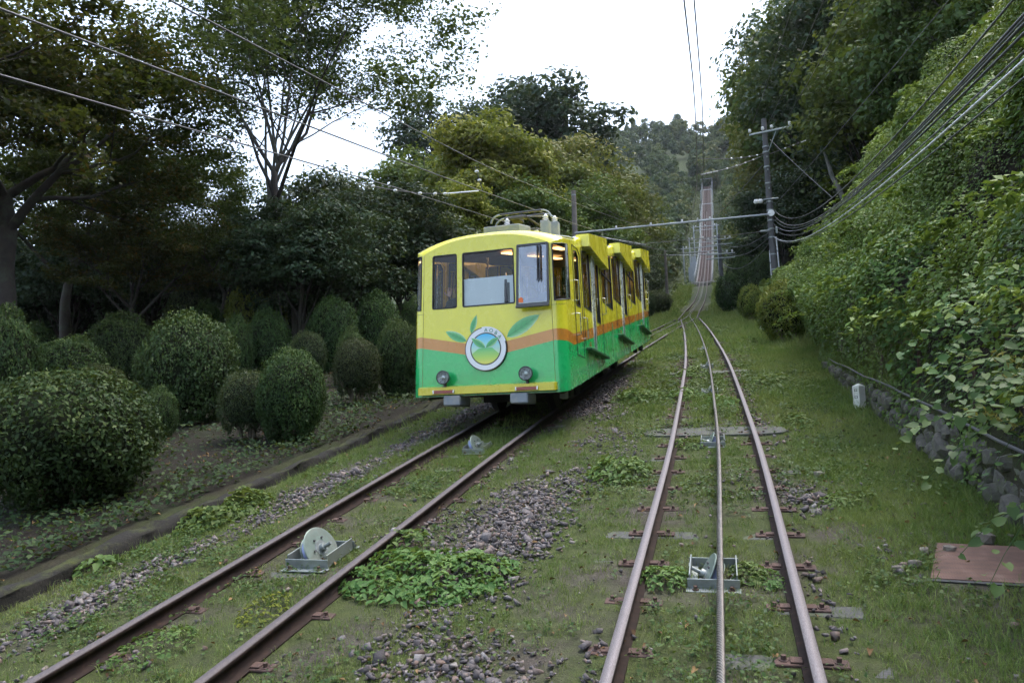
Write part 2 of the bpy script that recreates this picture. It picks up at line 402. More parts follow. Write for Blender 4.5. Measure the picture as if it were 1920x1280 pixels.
def sleeper_mesh(seed, L_=1.95):
    r = np.random.default_rng(seed); mb = MB(); n = 9
    xs = np.linspace(-L_/2, L_/2, n); V = []; F = []
    for x in xs:
        j = r.normal(0, .006, 8)
        V += [(x, -.1+j[0], -.1), (x, .1+j[1], -.1), (x, .1+j[2], -.012+j[3]), (x, .088+j[2], j[4]*.5), (x, -.088+j[5], j[4]*.5), (x, -.1+j[6], -.012+j[7])]
    for i in range(n-1): F += [(i*6+k, i*6+(k+1) % 6, (i+1)*6+(k+1) % 6, (i+1)*6+k) for k in range(6)]
    F += [tuple(range(6))[::-1], tuple((n-1)*6+k for k in range(6))]
    return mb.add(V, F).mesh('sleeper', MAT['sleeper'])
SLM = [sleeper_mesh(s) for s in range(4)]
_pm = MB()
_pm.bbox((0, 0, 0.008), (.42, .1, .02), .005)
for sx in (-1, 1): _pm.bbox((sx*.085, 0, .024), (.07, .07, .014), .004)
PLATE = _pm.mesh('base_plate', MAT['rust'])
_bm = MB(); _bm.lathe([(.0, .0), (.03, .0), (.03, .006), (.016, .008), (.016, .034), (.0, .036)], 6)
BOLT = _bm.mesh('bolt', MAT['rust'])

def track(label, fx, y0, y1, sl0, sl1, plates_to, wear, heavy=None):
    T = empty('railway_track', (0, 0, 0), 0, label, 'track')
    rail(T, lambda y: fx(y)-GAU, y0, y1, wear=wear); rail(T, lambda y: fx(y)+GAU, y0, y1, wear=wear)
    y = sl0; n = 0
    while y < sl1:
        dx = (fx(y+.1)-fx(y-.1))/.2; sl = atan2(P(y+.1)-P(y-.1), .2)
        o = obj('sleeper', SLM[n % 4], T, (fx(y)+random.uniform(-.03, .03), y, P(y)-.145-random.uniform(0, .012)))
        o.rotation_euler = (sl, 0, -math.atan(dx)+random.uniform(-.012, .012))
        if y < plates_to:
            for s in (-1, 1):
                x = fx(y)+s*GAU
                p = obj('base_plate', PLATE, T, (x, y, P(y)-.147)); p.rotation_euler = (sl, 0, -math.atan(dx)+random.uniform(-.03, .03))
                for q in (-1, 1):
                    b = obj('bolt', BOLT, p, (q*.155, random.uniform(-.01, .01), .016)); b.rotation_euler = (0, 0, random.uniform(0, 1))
        y += .76; n += 1
    return T
TR = track('right hand track with a steel haulage cable running between its rails', lambda y: trackX(y, 1), -3, 47, 1.9, 44, 24, 1.0)
TL = track('left hand track on which the yellow and green car stands', lambda y: trackX(y, -1), -3, 47, 2.2, 44, 17, 0.55)
TU = track('single track climbing straight up the hill beyond the points', lambda y: mid(y), 47, 232, 47.3, 232, 0, 0.6)

# ------------------------------------------------------------------ points where the two tracks join
def join():
    T = empty('track_points', (0, 0, 0), 0, 'rail crossing where the two loop tracks join below the hill', 'points')
    for sd in (1, -1):
        # check rails inside the loop rails
        mb = MB(); ys = np.arange(36.5, 43.6, .5)
        V, F = [], []
        for y in ys:
            x = trackX(y, sd)-sd*(GAU+.0)+sd*(.1+.06*abs(y-40)/3.5)
            V += [(x+a*.8, y, P(y)+b) for a, b in RP]
        k = len(RP)
        F = [(i*k+j, i*k+(j+1) % k, (i+1)*k+(j+1) % k, (i+1)*k+j) for i in range(len(ys)-1) for j in range(k)]
        obj('check_rail', bulk_mesh('check_rail', V, F, MAT['rail'], rnd=np.zeros(len(V))), T)
    for y in (39.2, 40.2, 41.2, 42.2):
        mb = MB(); mb.bbox((0, 0, 0), (3.0-.25*(y-39), .22, .03), .005); o = mb.build('tie_plate', MAT['rust'], T, loc=(mid(y), y, P(y)-.12)); o.rotation_euler = (atan2(S, 1), 0, 0)
join()

# ------------------------------------------------------------------ flush concrete slabs under the rails, two per loop
def slab(name, fx, y, w, l, label):
    mb = MB(); n = 28; pts = []
    for i in range(n):
        a = 2*pi*i/n; e = 0.75
        pts.append((w/2*np.sign(cos(a))*abs(cos(a))**.7, l/2*np.sign(sin(a))*abs(sin(a))**.35))
    mb.prism(pts, -.12, 0, lambda u, v, d: (u, v, d))
    o = mb.build(name, MAT['sleeper'], None, loc=(fx(y), y, P(y)-.118)); o.rotation_euler = (atan2(S, 1), 0, 0)
    tag(o, label, 'slab'); return o
slab('concrete_slab', lambda y: trackX(y, 1), 11.95, 2.1, .62, 'dark concrete slab flush across the right track ahead of the near rollers')
slab('concrete_slab', lambda y: trackX(y, 1), 19.6, 2.2, .5, 'dark concrete slab crossing the right track farther up, beside the car')

# ------------------------------------------------------------------ haulage cables
def strand_cable(name, fx, fz, y0, y1, r, label, parent=None):
    """six-strand laid rope close by, plain round rope farther up"""
    ys = np.arange(y0, min(y1, 13.0), .019)
    mb = []; V0 = []; F0 = []; n0 = 0
    for k in range(6):
        ph = ys/.19*2*pi + k*pi/3
        pts = np.stack([fx(ys)+.68*r*np.cos(ph), ys, fz(ys)+.68*r*np.sin(ph)], -1)
        V, F = tube_arrays(pts, r*.33, 6); V0.append(V); F0.append(F+n0); n0 += len(V)
    V, F = tube_arrays(np.stack([fx(ys[::14]), ys[::14], fz(ys[::14])], -1), r*.5, 6); V0.append(V); F0.append(F+n0); n0 += len(V)
    if y1 > 13:
        ys2 = np.arange(12.98, y1, .8)
        V, F = tube_arrays(np.stack([fx(ys2), ys2, fz(ys2)], -1), r, 6); V0.append(V); F0.append(F+n0); n0 += len(V)
    o = obj(name, bulk_mesh(name, np.concatenate(V0), np.concatenate(F0), MAT['steel_cable'], smooth=True), parent)
    tag(o, label, 'cable'); return o
strand_cable('haulage_cable', lambda y: trackX(y, 1)+.055, lambda y: P(y)+.035, -2, 200, .026, 'twisted steel haulage cable running between the rails of the right track')
ys2 = np.arange(21.5, 200, .8)
V, F = tube_arrays(np.stack([trackX(ys2, -1)-.06*sstep(40, 55, ys2), ys2, P(ys2)+.03], -1), .026, 6)
tag(obj('haulage_cable', bulk_mesh('haulage_cable', V, F, MAT['steel_cable'], smooth=True)), 'steel haulage cable leading uphill from the back of the yellow car', 'cable')

# ------------------------------------------------------------------ cable rollers
MAT['sheave'] = solid('sheave_face', (0.22, 0.28, 0.245), 0.45, metal=0.5, var=0.18, nscale=6, dirt=(0.2, 0.22, 0.19), dscale=4)
MAT['tyre_blue'] = solid('sheave_tread', (0.2, 0.24, 0.4), 0.4, metal=0.3, var=0.2, nscale=14)
def roller(x, y, axis, cz, label, scale=1.0, fz=-.125):
    scale *= .87
    R = empty('cable_roller', (x, y, P(y)+fz), 0, label, 'roller', 'cable guide rollers between the rails')
    R.rotation_euler = (atan2(S, 1), 0, 0); R.scale = (scale,)*3
    fr = MB()
    for s in (-1, 1): fr.bbox((s*.2, 0, .05), (.012, .5, .12), .003).bbox((s*.17, 0, -.004), (.06, .5, .01), .002)
    for s in (-1, 1): fr.bbox((0, s*.26, .03), (.44, .012, .09), .003).bbox((0, s*.3, -.01), (.46, .09, .01), .002)
    fr.build('frame', MAT['galv'], R)
    for s in (-1, 1):
        for q in (-1, 1):
            b = obj('bolt', BOLT, R, (s*.15, q*.31, -.003))
    Mw = Vector(axis).normalized().to_track_quat('Z', 'Y').to_matrix().to_4x4()
    c = (-.03, 0, cz)
    w = MB(); w.lathe([(.06, -.055), (.1, -.057), (.205, -.052), (.21, -.048), (.21, -.04), (.15, -.022), (.145, .0), (.145, .03), (.15, .05), (.165, .054), (.165, .06), (.06, .06)], 40, Mw, c)
    wh = w.build('sheave', MAT['sheave'], R, smooth=True, angle=30)
    t = MB(); t.lathe([(.205, -.041), (.1555, -.021), (.1485, .0), (.1485, .03), (.153, .047)], 40, Mw, c, False); t.build('tread', MAT['tyre_blue'], wh, smooth=True)
    h = MB(); h.lathe([(.0, -.1), (.035, -.1), (.04, -.09), (.04, -.06), (.078, -.06), (.08, -.0575)], 20, Mw, c)
    h.build('hub', MAT['galv'], wh, smooth=True, angle=30)
    for i in range(6):
        a = i*pi/3; p = Mw @ Vector((.105*cos(a), .105*sin(a), -.062))
        bb = MB(); bb.lathe([(0, -.012), (.011, -.012), (.011, .006), (0, .006)], 6, Mw, (c[0]+p.x, c[1]+p.y, c[2]+p.z)); bb.build('hub_bolt', MAT['pole'], wh)
    ax = MB(); d = Mw.to_3x3() @ Vector((0, 0, 1)); cc = Vector(c)
    ax.tube([cc-d*.185, cc+d*.185], .018, 8); ax.build('axle', MAT['galv'], R)
    return R
AXR = (.87, .07, -.48); AXL = (-.86, .14, -.46)
fr_ = lambda y: float(trackX(y, 1)); fl_ = lambda y: float(trackX(y, -1))
roller(fr_(6.15)+.0, 6.2, AXR, -.01, 'galvanised cable roller in the right track nearest the camera, cable over it', 1.0)
roller(fr_(11.3)-.01, 11.1, AXR, -.01, 'second cable roller in the right track, just below the dark concrete slab', .9)
roller(fr_(16.2), 16.0, AXR, -.01, 'third cable roller up the right track, past the concrete slab', .9)
roller(fr_(20.8), 20.8, AXR, -.01, 'fourth cable roller up the right track, abreast of the middle of the car', .9)
roller(fr_(26.0), 26.0, AXR, -.01, 'small far cable roller in the right track below the points', .9)
roller(fl_(6.35)+.0, 6.4, AXL, .07, 'cable roller with large pale green disc in the left track near the camera', 1.12)
roller(fl_(11.0)+.0, 10.95, AXL, .07, 'cable roller in the left track just in front of the yellow car', .92)

# ------------------------------------------------------------------ kerb
def kerb():
    ys = np.arange(1.5, 46, .18); V = []; F = []
    r = np.random.default_rng(4)
    prof = [(-.16, -.2), (-.16, .13), (-.12, .155), (.06, .15), (.1, .11), (.12, -.2)]
    k = len(prof)
    for y in ys:
        x0 = -6.1+.05*vnoise(y*.4, 0, 2)
        for a, b in prof: V.append((x0+a*.65+r.normal(0, .018)+.03*vnoise(y*2.3, b*7, 9), y, P(y)-.185+b*.9+.05*vnoise(y*1.7, a*9, 5)+r.normal(0, .014)))
    F = [(i*k+j, i*k+j+1, (i+1)*k+j+1, (i+1)*k+j) for i in range(len(ys)-1) for j in range(k-1)]
    m, nt, N, L, out = M_('mossy_concrete')
    b = N.new('ShaderNodeBsdfPrincipled'); L.new(b.outputs[0], out.inputs[0])
    n1 = noise(nt, 1.3, 6, 0.7); n2 = noise(nt, 24, 5, .7)
    c = ramp(nt, n2, [(0.3, (0.005, 0.0045, 0.0035)), (0.7, (0.015, 0.013, 0.009))])
    moss = ramp(nt, n2, [(0.3, (0.02, 0.027, 0.005)), (0.7, (0.065, 0.075, 0.01))])
    geo = N.new('ShaderNodeNewGeometry'); sp = N.new('ShaderNodeSeparateXYZ'); L.new(geo.outputs['Normal'], sp.inputs[0])
    f = math_(nt, 'MULTIPLY', ramp(nt, n1, [(0.5, (0, 0, 0)), (0.62, (1, 1, 1))]), math_(nt, 'MULTIPLY_ADD', sp.outputs[2], 3.0, -1.5, clamp=True))
    L.new(mixc(nt, f, c, moss), b.inputs['Base Color']); b.inputs['Roughness'].default_value = 0.95
    bp = N.new('ShaderNodeBump'); bp.inputs['Strength'].default_value = 0.8; bp.inputs['Distance'].default_value = 0.02
    L.new(n2, bp.inputs['Height']); L.new(bp.outputs[0], b.inputs['Normal'])
    o = obj('stone_kerb', bulk_mesh('stone_kerb', V, F, m, smooth=True)); tag(o, 'long mossy kerb between the shrub bed and the left track', 'kerb')
kerb()

# ------------------------------------------------------------------ rubble retaining wall with fence rail
def stone_mesh(seed, sx, sy, sz, mat, name='stone', sub=1):
    r = np.random.default_rng(seed); bm = bmesh.new(); bmesh.ops.create_icosphere(bm, subdivisions=sub, radius=1)
    for v in bm.verts:
        c = np.array(v.co); c = np.sign(c)*np.abs(c)**.6; c *= 1+.16*float(vnoise(c[0]*2.1+seed, c[1]*2.1+c[2]*1.7, seed))+r.normal(0, .05, 3)
        v.co = (c[0]*sx, c[1]*sy, c[2]*sz)
    me = bpy.data.meshes.new(name); bm.to_mesh(me); bm.free(); me.materials.append(mat); return me
MAT['wallstone'] = solid('wall_stone', (0.095, 0.09, 0.08), 0.95, var=0.5, nscale=7, bump=0.6, bscale=30, dirt=(0.075, 0.085, 0.05), dscale=4, coord='Object')
def retaining_wall():
    W = empty('retaining_wall', (0, 0, 0), 0, 'low rubble stone retaining wall at the foot of the right bank', 'wall')
    ms = [stone_mesh(40+i, .1, .17, .12, MAT['wallstone'], sub=2) for i in range(8)]
    # mortar / earth backing
    ys = np.arange(0, 24, .5); V = []; F = []
    for y in ys: V += [(wallX(y)+.07, y, P(y)-.3), (wallX(y)+.05, y, P(y)-.16+wallH(y)+.03), (wallX(y)+.4, y, P(y)-.16+wallH(y)+.05)]
    F = [(i*3+j, i*3+j+1, i*3+4+j, i*3+3+j) for i in range(len(ys)-1) for j in range(2)]
    obj('backing', bulk_mesh('backing', V, F, MAT['core']), W)
    r = random.Random(8); n = 0; y = 2.5
    while y < 20:
        h = wallH(y)+.02; z = 0.02; 
        rows = max(1, int(round(h/.19)))
        for k in range(rows):
            s = r.uniform(.75, 1.25)
            o = obj('stone', ms[n % 8], W, (wallX(y)+.05+.03*k+r.uniform(-.05, .04), y+r.uniform(-.09, .09)+.13*(k % 2), P(y)-.14+(k+.5)*h/rows))
            o.scale = (r.uniform(.8, 1.3), s*r.uniform(.7, 1.25), h/rows/.24*r.uniform(.8, 1.3)); o.rotation_euler = (r.uniform(-.5, .5)+.2, r.uniform(-.3, .3), r.uniform(-.4, .4)); n += 1
        y += .27
retaining_wall()

def fence():
    Fz = empty('wire_fence', (0, 0, 0), 0, 'sagging wire mesh fence with a pipe rail on the stone wall', 'fence')
    zt = lambda y: P(y)-.14+wallH(y)
    ys = np.arange(2.0, 19.5, .5); sag = lambda y: .05*np.sin(y*2.1)+.02*np.sin(y*5.3)
    mb = MB(); mb.tube([(wallX(y)+.03, y, zt(y)+.13+.15*sag(y)) for y in ys], .017, 7); mb.build('pipe_rail', MAT['wire'], Fz, smooth=True)
    for y in np.arange(2.6, 19, 2.1):
        mb = MB(); mb.tube([(wallX(y)+.09, y, zt(y)-.2), (wallX(y)+.2, y+.02, zt(y)+.85)], .022, 6); mb.build('fence_post', MAT['rust'], Fz, smooth=True)
    V0 = []; F0 = []; n0 = 0
    f = lambda u, v: np.array((wallX(u)+.1+.14*v+.05*vnoise(u*1.3, v*2, 3), u, zt(u)+.05+v*.75+.05*vnoise(u*.9, 3, 1)))
    for k in range(-10, 190):
        for sgn in (1, -1):
            a = 2.2+k*.09; u = np.linspace(0, 1, 6)
            pts = [f(a+sgn*t*.75*.6+(0.45 if sgn < 0 else 0), t) for t in u]
            if pts[0][1] < 2.1 or pts[-1][1] > 19: continue
            V, F = tube_arrays(pts, .0022, 3); V0.append(V); F0.append(F+n0); n0 += len(V)
    obj('wire_mesh', bulk_mesh('wire_mesh', np.concatenate(V0), np.concatenate(F0), MAT['wire_dark']), Fz)
fence()

def marker(x, y, h, w, label, text=False):
    M0 = empty('boundary_marker', (x, y, float(G(x, y))-.02), radians(38), label, 'marker post')
    mb = MB(); a = w/2
    V = [(sx*a, sy*a, z) for z in (0, h) for sx, sy in ((-1, -1), (1, -1), (1, 1), (-1, 1))]+[(0, 0, h+w*.35)]
    mb.add(V, [(0, 1, 5, 4), (1, 2, 6, 5), (2, 3, 7, 6), (3, 0, 4, 7), (4, 5, 8), (5, 6, 8), (6, 7, 8), (7, 4, 8), (3, 2, 1, 0)])
    mb.build('post', MAT['marker'], M0)
    if text:                       # worn incised characters, too weathered to read
        e = MB()
        for z0 in (h*.55, h*.82):
            for (u, v, du, dv) in ((0, .03, .06, .008), (0, 0, .06, .008), (-.026, .015, .008, .038), (.026, .015, .008, .038)):
                e.box((-a-.0005, u, z0+v-.01), (.004, du*w/.12, dv))
        tag(e.build('engraving', MAT['pole'], M0), kind='stuff')
MAT['marker'] = solid('marker_stone', (0.6, 0.61, 0.58), 0.85, var=0.12, nscale=9, bump=0.2, dirt=(0.36, 0.4, 0.32), dscale=6, dthr=.6)
marker(2.17, 13.6, .42, .135, 'white square boundary post standing in the grass by the stone wall', True)
marker(1.75, 34.0, .4, .13, 'small white post in the grass below the clipped bright green hedge')
marker(1.65, 55.0, .4, .13, 'tiny far white post in the grass near the dark twin poles')

def cover_plate():
    C = empty('cover_plate', (0, 0, 0), 0, 'rusty red perforated metal cover lying on the right verge', 'cover')
    q = np.array([(1.62, 7.02), (1.38, 6.27), (2.32, 6.14), (2.36, 6.9)])
    z = lambda x, y: P(y)-.122+.014*(x-1.2)
    m, nt, N, L, out = M_('rusty_perforated_plate')
    b = N.new('ShaderNodeBsdfPrincipled'); L.new(b.outputs[0], out.inputs[0])
    n = noise(nt, 5, 6, .7); c = ramp(nt, n, [(0.3, (0.07, 0.04, 0.03)), (0.55, (0.145, 0.078, 0.058)), (0.8, (0.22, 0.155, 0.125))])
    tc = N.new('ShaderNodeTexCoord'); vo = N.new('ShaderNodeTexVoronoi'); vo.inputs['Scale'].default_value = 55; vo.inputs['Randomness'].default_value = 0.0
    L.new(tc.outputs['Object'], vo.inputs['Vector'])
    hole = ramp(nt, vo.outputs['Distance'], [(0.28, (1, 1, 1)), (0.36, (0, 0, 0))])
    L.new(mixc(nt, hole, c, (0.07, 0.045, 0.04)), b.inputs['Base Color']); b.inputs['Roughness'].default_value = 0.8
    mb = MB(); V = [(x, y, z(x, y)) for x, y in q]+[(x, y, z(x, y)-.012) for x, y in q]
    mb.add(V, [(0, 1, 2, 3), (7, 6, 5, 4), (0, 4, 5, 1), (1, 5, 6, 2), (2, 6, 7, 3), (3, 7, 4, 0)]); mb.build('plate', m, C)
    mb = MB(); mb.tube([(1.37, 6.25, P(6.25)-.131), (2.33, 6.12, P(6.12)-.117)], .012, 4); mb.build('edge_angle', MAT['pole'], C)
cover_plate()
# ------------------------------------------------------------------ the funicular car
CY = 11.7; CX = -3.74; CYAW = math.atan(.036); CL = 10.6
CAR = empty('funicular_car', (CX, CY, float(P(CY))), -CYAW, 'yellow and green funicular car with round leaf emblem on its front', 'cable car')
ZB, ZE = 0.60, 3.12
def wz(zp): return 1-.045*(zp-.62)/2.5
def T(x, y, zp): return (x*wz(zp), y, zp+S*y)          # zp: height over the rail plane
def TA(x, y, za): return T(x, y, za-S*y)               # za: level height in the car
FH, CR = 1.17, .2; HW = FH+CR

def paint():
    m, nt, N, L, out = M_('car_paint')
    b = N.new('ShaderNodeBsdfPrincipled'); L.new(b.outputs[0], out.inputs[0])
    tc = N.new('ShaderNodeTexCoord'); sp = N.new('ShaderNodeSeparateXYZ'); L.new(tc.outputs['Object'], sp.inputs[0])
    x, y, z = sp.outputs
    zp = math_(nt, 'MULTIPLY_ADD', y, -S, z)
    ax = math_(nt, 'MINIMUM', math_(nt, 'ABSOLUTE', x), 1.18)
    lo = math_(nt, 'MULTIPLY_ADD', ax, .19, 1.215)
    yy = math_(nt, 'MULTIPLY', y, 1.7, clamp=True)
    lo = math_(nt, 'MULTIPLY_ADD', yy, -.14, lo)
    d = math_(nt, 'SUBTRACT', zp, lo)
    isg = math_(nt, 'LESS_THAN', d, 0.0); isy = math_(nt, 'GREATER_THAN', d, .19)
    n = noise(nt, 3, 5, .6)
    g = ramp(nt, n, [(0.3, (0.012, 0.45, 0.12)), (0.7, (0.018, 0.52, 0.145))])
    yl = ramp(nt, n, [(0.3, (0.7, 0.645, 0.03)), (0.7, (0.78, 0.73, 0.04))])
    c = mixc(nt, isg, (0.56, 0.22, 0.03), g); c = mixc(nt, isy, c, yl)
    # road dirt: thin film, streaks running down
    st = noise(nt, 5, 5, .7, stretch=(6, 6, .5)); f = ramp(nt, st, [(0.55, (0, 0, 0)), (0.8, (.22, .22, .22))])
    c = mixc(nt, f, c, (0.2, 0.2, 0.12))
    # brake dust and splashes thrown up from the track on the skirt
    low = math_(nt, 'MULTIPLY', math_(nt, 'MULTIPLY_ADD', zp, -2.2, 2.3, clamp=True), ramp(nt, noise(nt, 11, 6, .75), [(0.35, (0, 0, 0)), (0.75, (.75, .75, .75))]))
    c = mixc(nt, low, c, (0.075, 0.07, 0.05))
    L.new(c, b.inputs['Base Color'])
    L.new(ramp(nt, n, [(0.3, (.2,)*3), (0.7, (.34,)*3)]), b.inputs['Roughness'])
    b.inputs['Coat Weight'].default_value = 0.7; b.inputs['Coat Roughness'].default_value = 0.06
    bp = N.new('ShaderNodeBump'); bp.inputs['Strength'].default_value = .06; bp.inputs['Distance'].default_value = .05
    L.new(noise(nt, 2.2, 2, .5), bp.inputs['Height']); L.new(bp.outputs[0], b.inputs['Normal']); L.new(bp.outputs[0], b.inputs['Coat Normal'])
    return m
MAT['paint'] = paint()
def glassmat(name, tint, refl=0.12, rough=0.02):
    m, nt, N, L, out = M_(name)
    t = N.new('ShaderNodeBsdfTransparent'); t.inputs[0].default_value = (*tint, 1)
    g = N.new('ShaderNodeBsdfGlossy'); g.inputs['Roughness'].default_value = rough; g.inputs[0].default_value = (.9, .95, 1, 1)
    fr = N.new('ShaderNodeFresnel'); fr.inputs[0].default_value = 1.5
    f = math_(nt, 'MULTIPLY_ADD', fr.outputs[0], 0.75, refl, clamp=True)
    mx = N.new('ShaderNodeMixShader'); L.new(f, mx.inputs[0]); L.new(t.outputs[0], mx.inputs[1]); L.new(g.outputs[0], mx.inputs[2]); L.new(mx.outputs[0], out.inputs[0])
    return m
MAT['glass'] = glassmat('window_glass', (.72, .76, .76), .0)
MAT['glass_open'] = glassmat('window_glass_tilted', (.34, .38, .46), .22, .12)
MAT['rubber'] = solid('rubber', (0.015, 0.015, 0.017), .6, var=.2)
MAT['black_metal'] = solid('black_metal', (0.025, 0.026, 0.03), .4, var=.2, coat=.3)
MAT['chrome'] = solid('stainless', (0.62, 0.63, 0.64), .25, metal=.9, var=.08)
MAT['alu'] = solid('aluminium', (0.7, 0.72, 0.74), .3, metal=.6, var=.06)
MAT['under'] = solid('underframe', (0.03, 0.03, 0.03), .85, var=.4, nscale=6)
MAT['grey_box'] = solid('grey_paint', (0.22, 0.25, 0.285), .6, var=.1, nscale=8, dirt=(.3, .3, .28), dscale=4)
MAT['yellow_plain'] = solid('yellow_paint', (0.6, 0.53, 0.03), .3, var=.05, coat=.5)
MAT['green_dark'] = solid('step_green', (0.01, 0.09, 0.03), .5, var=.15)
MAT['red_lens'] = solid('red_lens', (0.22, 0.012, 0.012), .2, var=.2, coat=.6)
MAT['lamp_glass'] = solid('lamp_reflector', (0.75, 0.77, 0.8), .3, metal=.6, var=.35, nscale=20, bump=.5, bscale=60)
MAT['ceiling'] = solid('ceiling_panel', (0.13, 0.07, 0.032), .5, var=.15)
MAT['interior'] = solid('interior_panel', (0.09, 0.085, 0.075), .6, var=.2)
MAT['seat'] = solid('seat_cloth', (0.05, 0.09, 0.13), .9, var=.2)
MAT['white_panel'] = solid('white_panel', (0.8, 0.85, 0.92), .25, var=.04, nscale=2, coat=.6)  # on the car: bluish white standing in for a reflection on the glass
MAT['orange'] = solid('orange_print', (0.7, 0.14, 0.02), .4, var=.05)

MAT['seam'] = solid('seam_line', (0.2, 0.17, 0.03), .7, var=.1)  # dark yellow for the thin joints between body sheets
def roofz(xn): return ZE+.24*(1-abs(xn)**2.6)
BROW = .07
def brow(y):
    q = min(max(min(y, CL-y)/.3, 0), 1); return BROW*(1-sqrt(1-(1-q)**2))
def hwid(y):
    d = min(y, CL-y); return HW if d >= CR else FH+sqrt(max(0, CR**2-(CR-d)**2))

def panel(name, outer, holes, fn, mat, parent):
    """flat panel with openings: 2-D outlines, fn(u,v) -> local xyz"""
    pl = [[Vector((u, v, 0)) for u, v in outer]]+[[Vector((u, v, 0)) for u, v in h] for h in holes]
    tr = tessellate_polygon(pl); pts = [p for q in pl for p in q]
    mb = MB(); mb.add([fn(p.x, p.y) for p in pts], [tuple(t) for t in tr]); return mb.build(name, mat, parent)

def rrect(u0, u1, v0, v1, r=.05, n=4):
    o = []
    for cx, cy, a in ((u1-r, v0+r, -90), (u1-r, v1-r, 0), (u0+r, v1-r, 90), (u0+r, v0+r, 180)):
        for i in range(n+1):
            t = radians(a+90*i/n); o.append((cx+r*cos(t), cy+r*sin(t)))
    return o
def inset(poly, d):
    P2 = np.array(poly); n = len(P2); o = []
    A = 0.5*sum(P2[i][0]*P2[(i+1) % n][1]-P2[(i+1) % n][0]*P2[i][1] for i in range(n)); sg = 1 if A > 0 else -1
    for i in range(n):
        e1 = P2[i]-P2[i-1]; e2 = P2[(i+1) % n]-P2[i]
        n1 = sg*np.array((-e1[1], e1[0]))/(np.linalg.norm(e1)+1e-9); n2 = sg*np.array((-e2[1], e2[0]))/(np.linalg.norm(e2)+1e-9)
        b = n1+n2; b /= (b@b)/2+1e-9
        o.append(tuple(P2[i]+b*d*1.0))
    return o
def window(name, poly, fn, parent, fw=.022, depth=.03, glass='glass', frame='rubber'):
    """frame ring and a pane set back in it; fn(u,v,out)"""
    inn = inset(poly, fw); n = len(poly); mb = MB()
    V = [fn(u, v, .006) for u, v in poly]+[fn(u, v, .006) for u, v in inn]+[fn(u, v, -depth) for u, v in poly]+[fn(u, v, -depth) for u, v in inn]
    F = []
    for i in range(n):
        j = (i+1) % n; F += [(i, j, n+j, n+i), (n+i, n+j, 3*n+j, 3*n+i), (i, 2*n+i, 2*n+j, j)]
    mb.add(V, F); w = mb.build(name, MAT[frame], parent)
    g = MB(); tr = tessellate_polygon([[Vector((u, v, 0)) for u, v in inn]])
    g.add([fn(u, v, -depth*.5) for u, v in inn], [tuple(t) for t in tr]); g.build('pane', MAT[glass], w)
    return w

# ---- front
ff = lambda u, v: T(u, 0, v)
ffo = lambda u, v, o: T(u, -o, v)
ZW0, ZW1 = 2.09, 3.03
LWp = rrect(-1.0, -.53, ZW0, ZW1, .04); CWp = rrect(-.43, .53, ZW0, ZW1, .035); RWp = rrect(.63, 1.14, ZW0, ZW1, .035)
top = [(x, roofz(x/FH*.985)-BROW) for x in np.linspace(FH, -FH, 25)]
panel('front_panel', [(-FH, ZB), (FH, ZB)]+top, [LWp, CWp, RWp], ff, MAT['paint'], CAR)
window('window', LWp, ffo, CAR); w = window('window', CWp, ffo, CAR)
rw = MB(); n = len(RWp)
window('window', RWp, ffo, CAR)
# opened right hand light: hinged at the top, swung out at the bottom
def fo(u, v, o):
    t = (ZW1+.03-v); a = radians(7)
    return (u*wz(v), -.045-o-t*sin(a), ZW1+.03-t*cos(a))
op = window('window', rrect(.6, 1.17, 2.0, 3.06, .02), fo, CAR, fw=.035, depth=.02, glass='glass_open', frame='black_metal')
tag(op, 'tilted open black framed window of the driver'); 
mb = MB(); mb.bbox(fo(.88, 1.985, -.01), (.56, .05, .04), .006); mb.build('lower_bar', MAT['black_metal'], op)
mb = MB()
for dx in (0, .05): mb.tube([fo(.98+dx, 3.02, .02), fo(.985+dx, 2.42, .03), fo(.97+dx, 2.4, .03)], .012, 5)
mb.build('wiper', MAT['rubber'], CAR)
mb = MB(); mb.add([fo(u, v, -.005) for u, v in ((.64, 2.06), (.72, 2.05), (.72, 2.12), (.68, 2.15), (.64, 2.12))], [(0, 1, 2, 3, 4)]); mb.build('red_sticker', MAT['orange'], op)
# ---- pale panel standing in for sky reflected low in the centre window
mb = MB(); mb.bbox(T(.05, .04, 2.32), (.93, .012, .5), .004); mb.build('white_panel', MAT['white_panel'], CAR)
mb = MB(); mb.tube([T(.36, .02, 2.12), T(.36, .05, 2.5)], .03, 8).bbox(T(.38, .05, 2.28), (.1, .05, .34), .02); mb.build('control_handle', MAT['black_metal'], CAR)

for sx in (-1, 1):                # joints between the front sheet and the corner sheets
    mb = MB(); mb.tube([T(sx*(FH-.005), -.001, ZB), T(sx*(FH-.005), -.001, ZW1+.03)], .0035, 4); mb.build('panel_seam', MAT['seam'], CAR)
    mb = MB(); mb.tube([T(sx*(FH-.005), -.001, 2.02)]+[T(sx*(FH+CR*sin(radians(a))+.001), CR-CR*cos(radians(a)), 2.02) for a in range(0, 91, 18)], .0035, 4); mb.build('panel_seam', MAT['seam'], CAR)
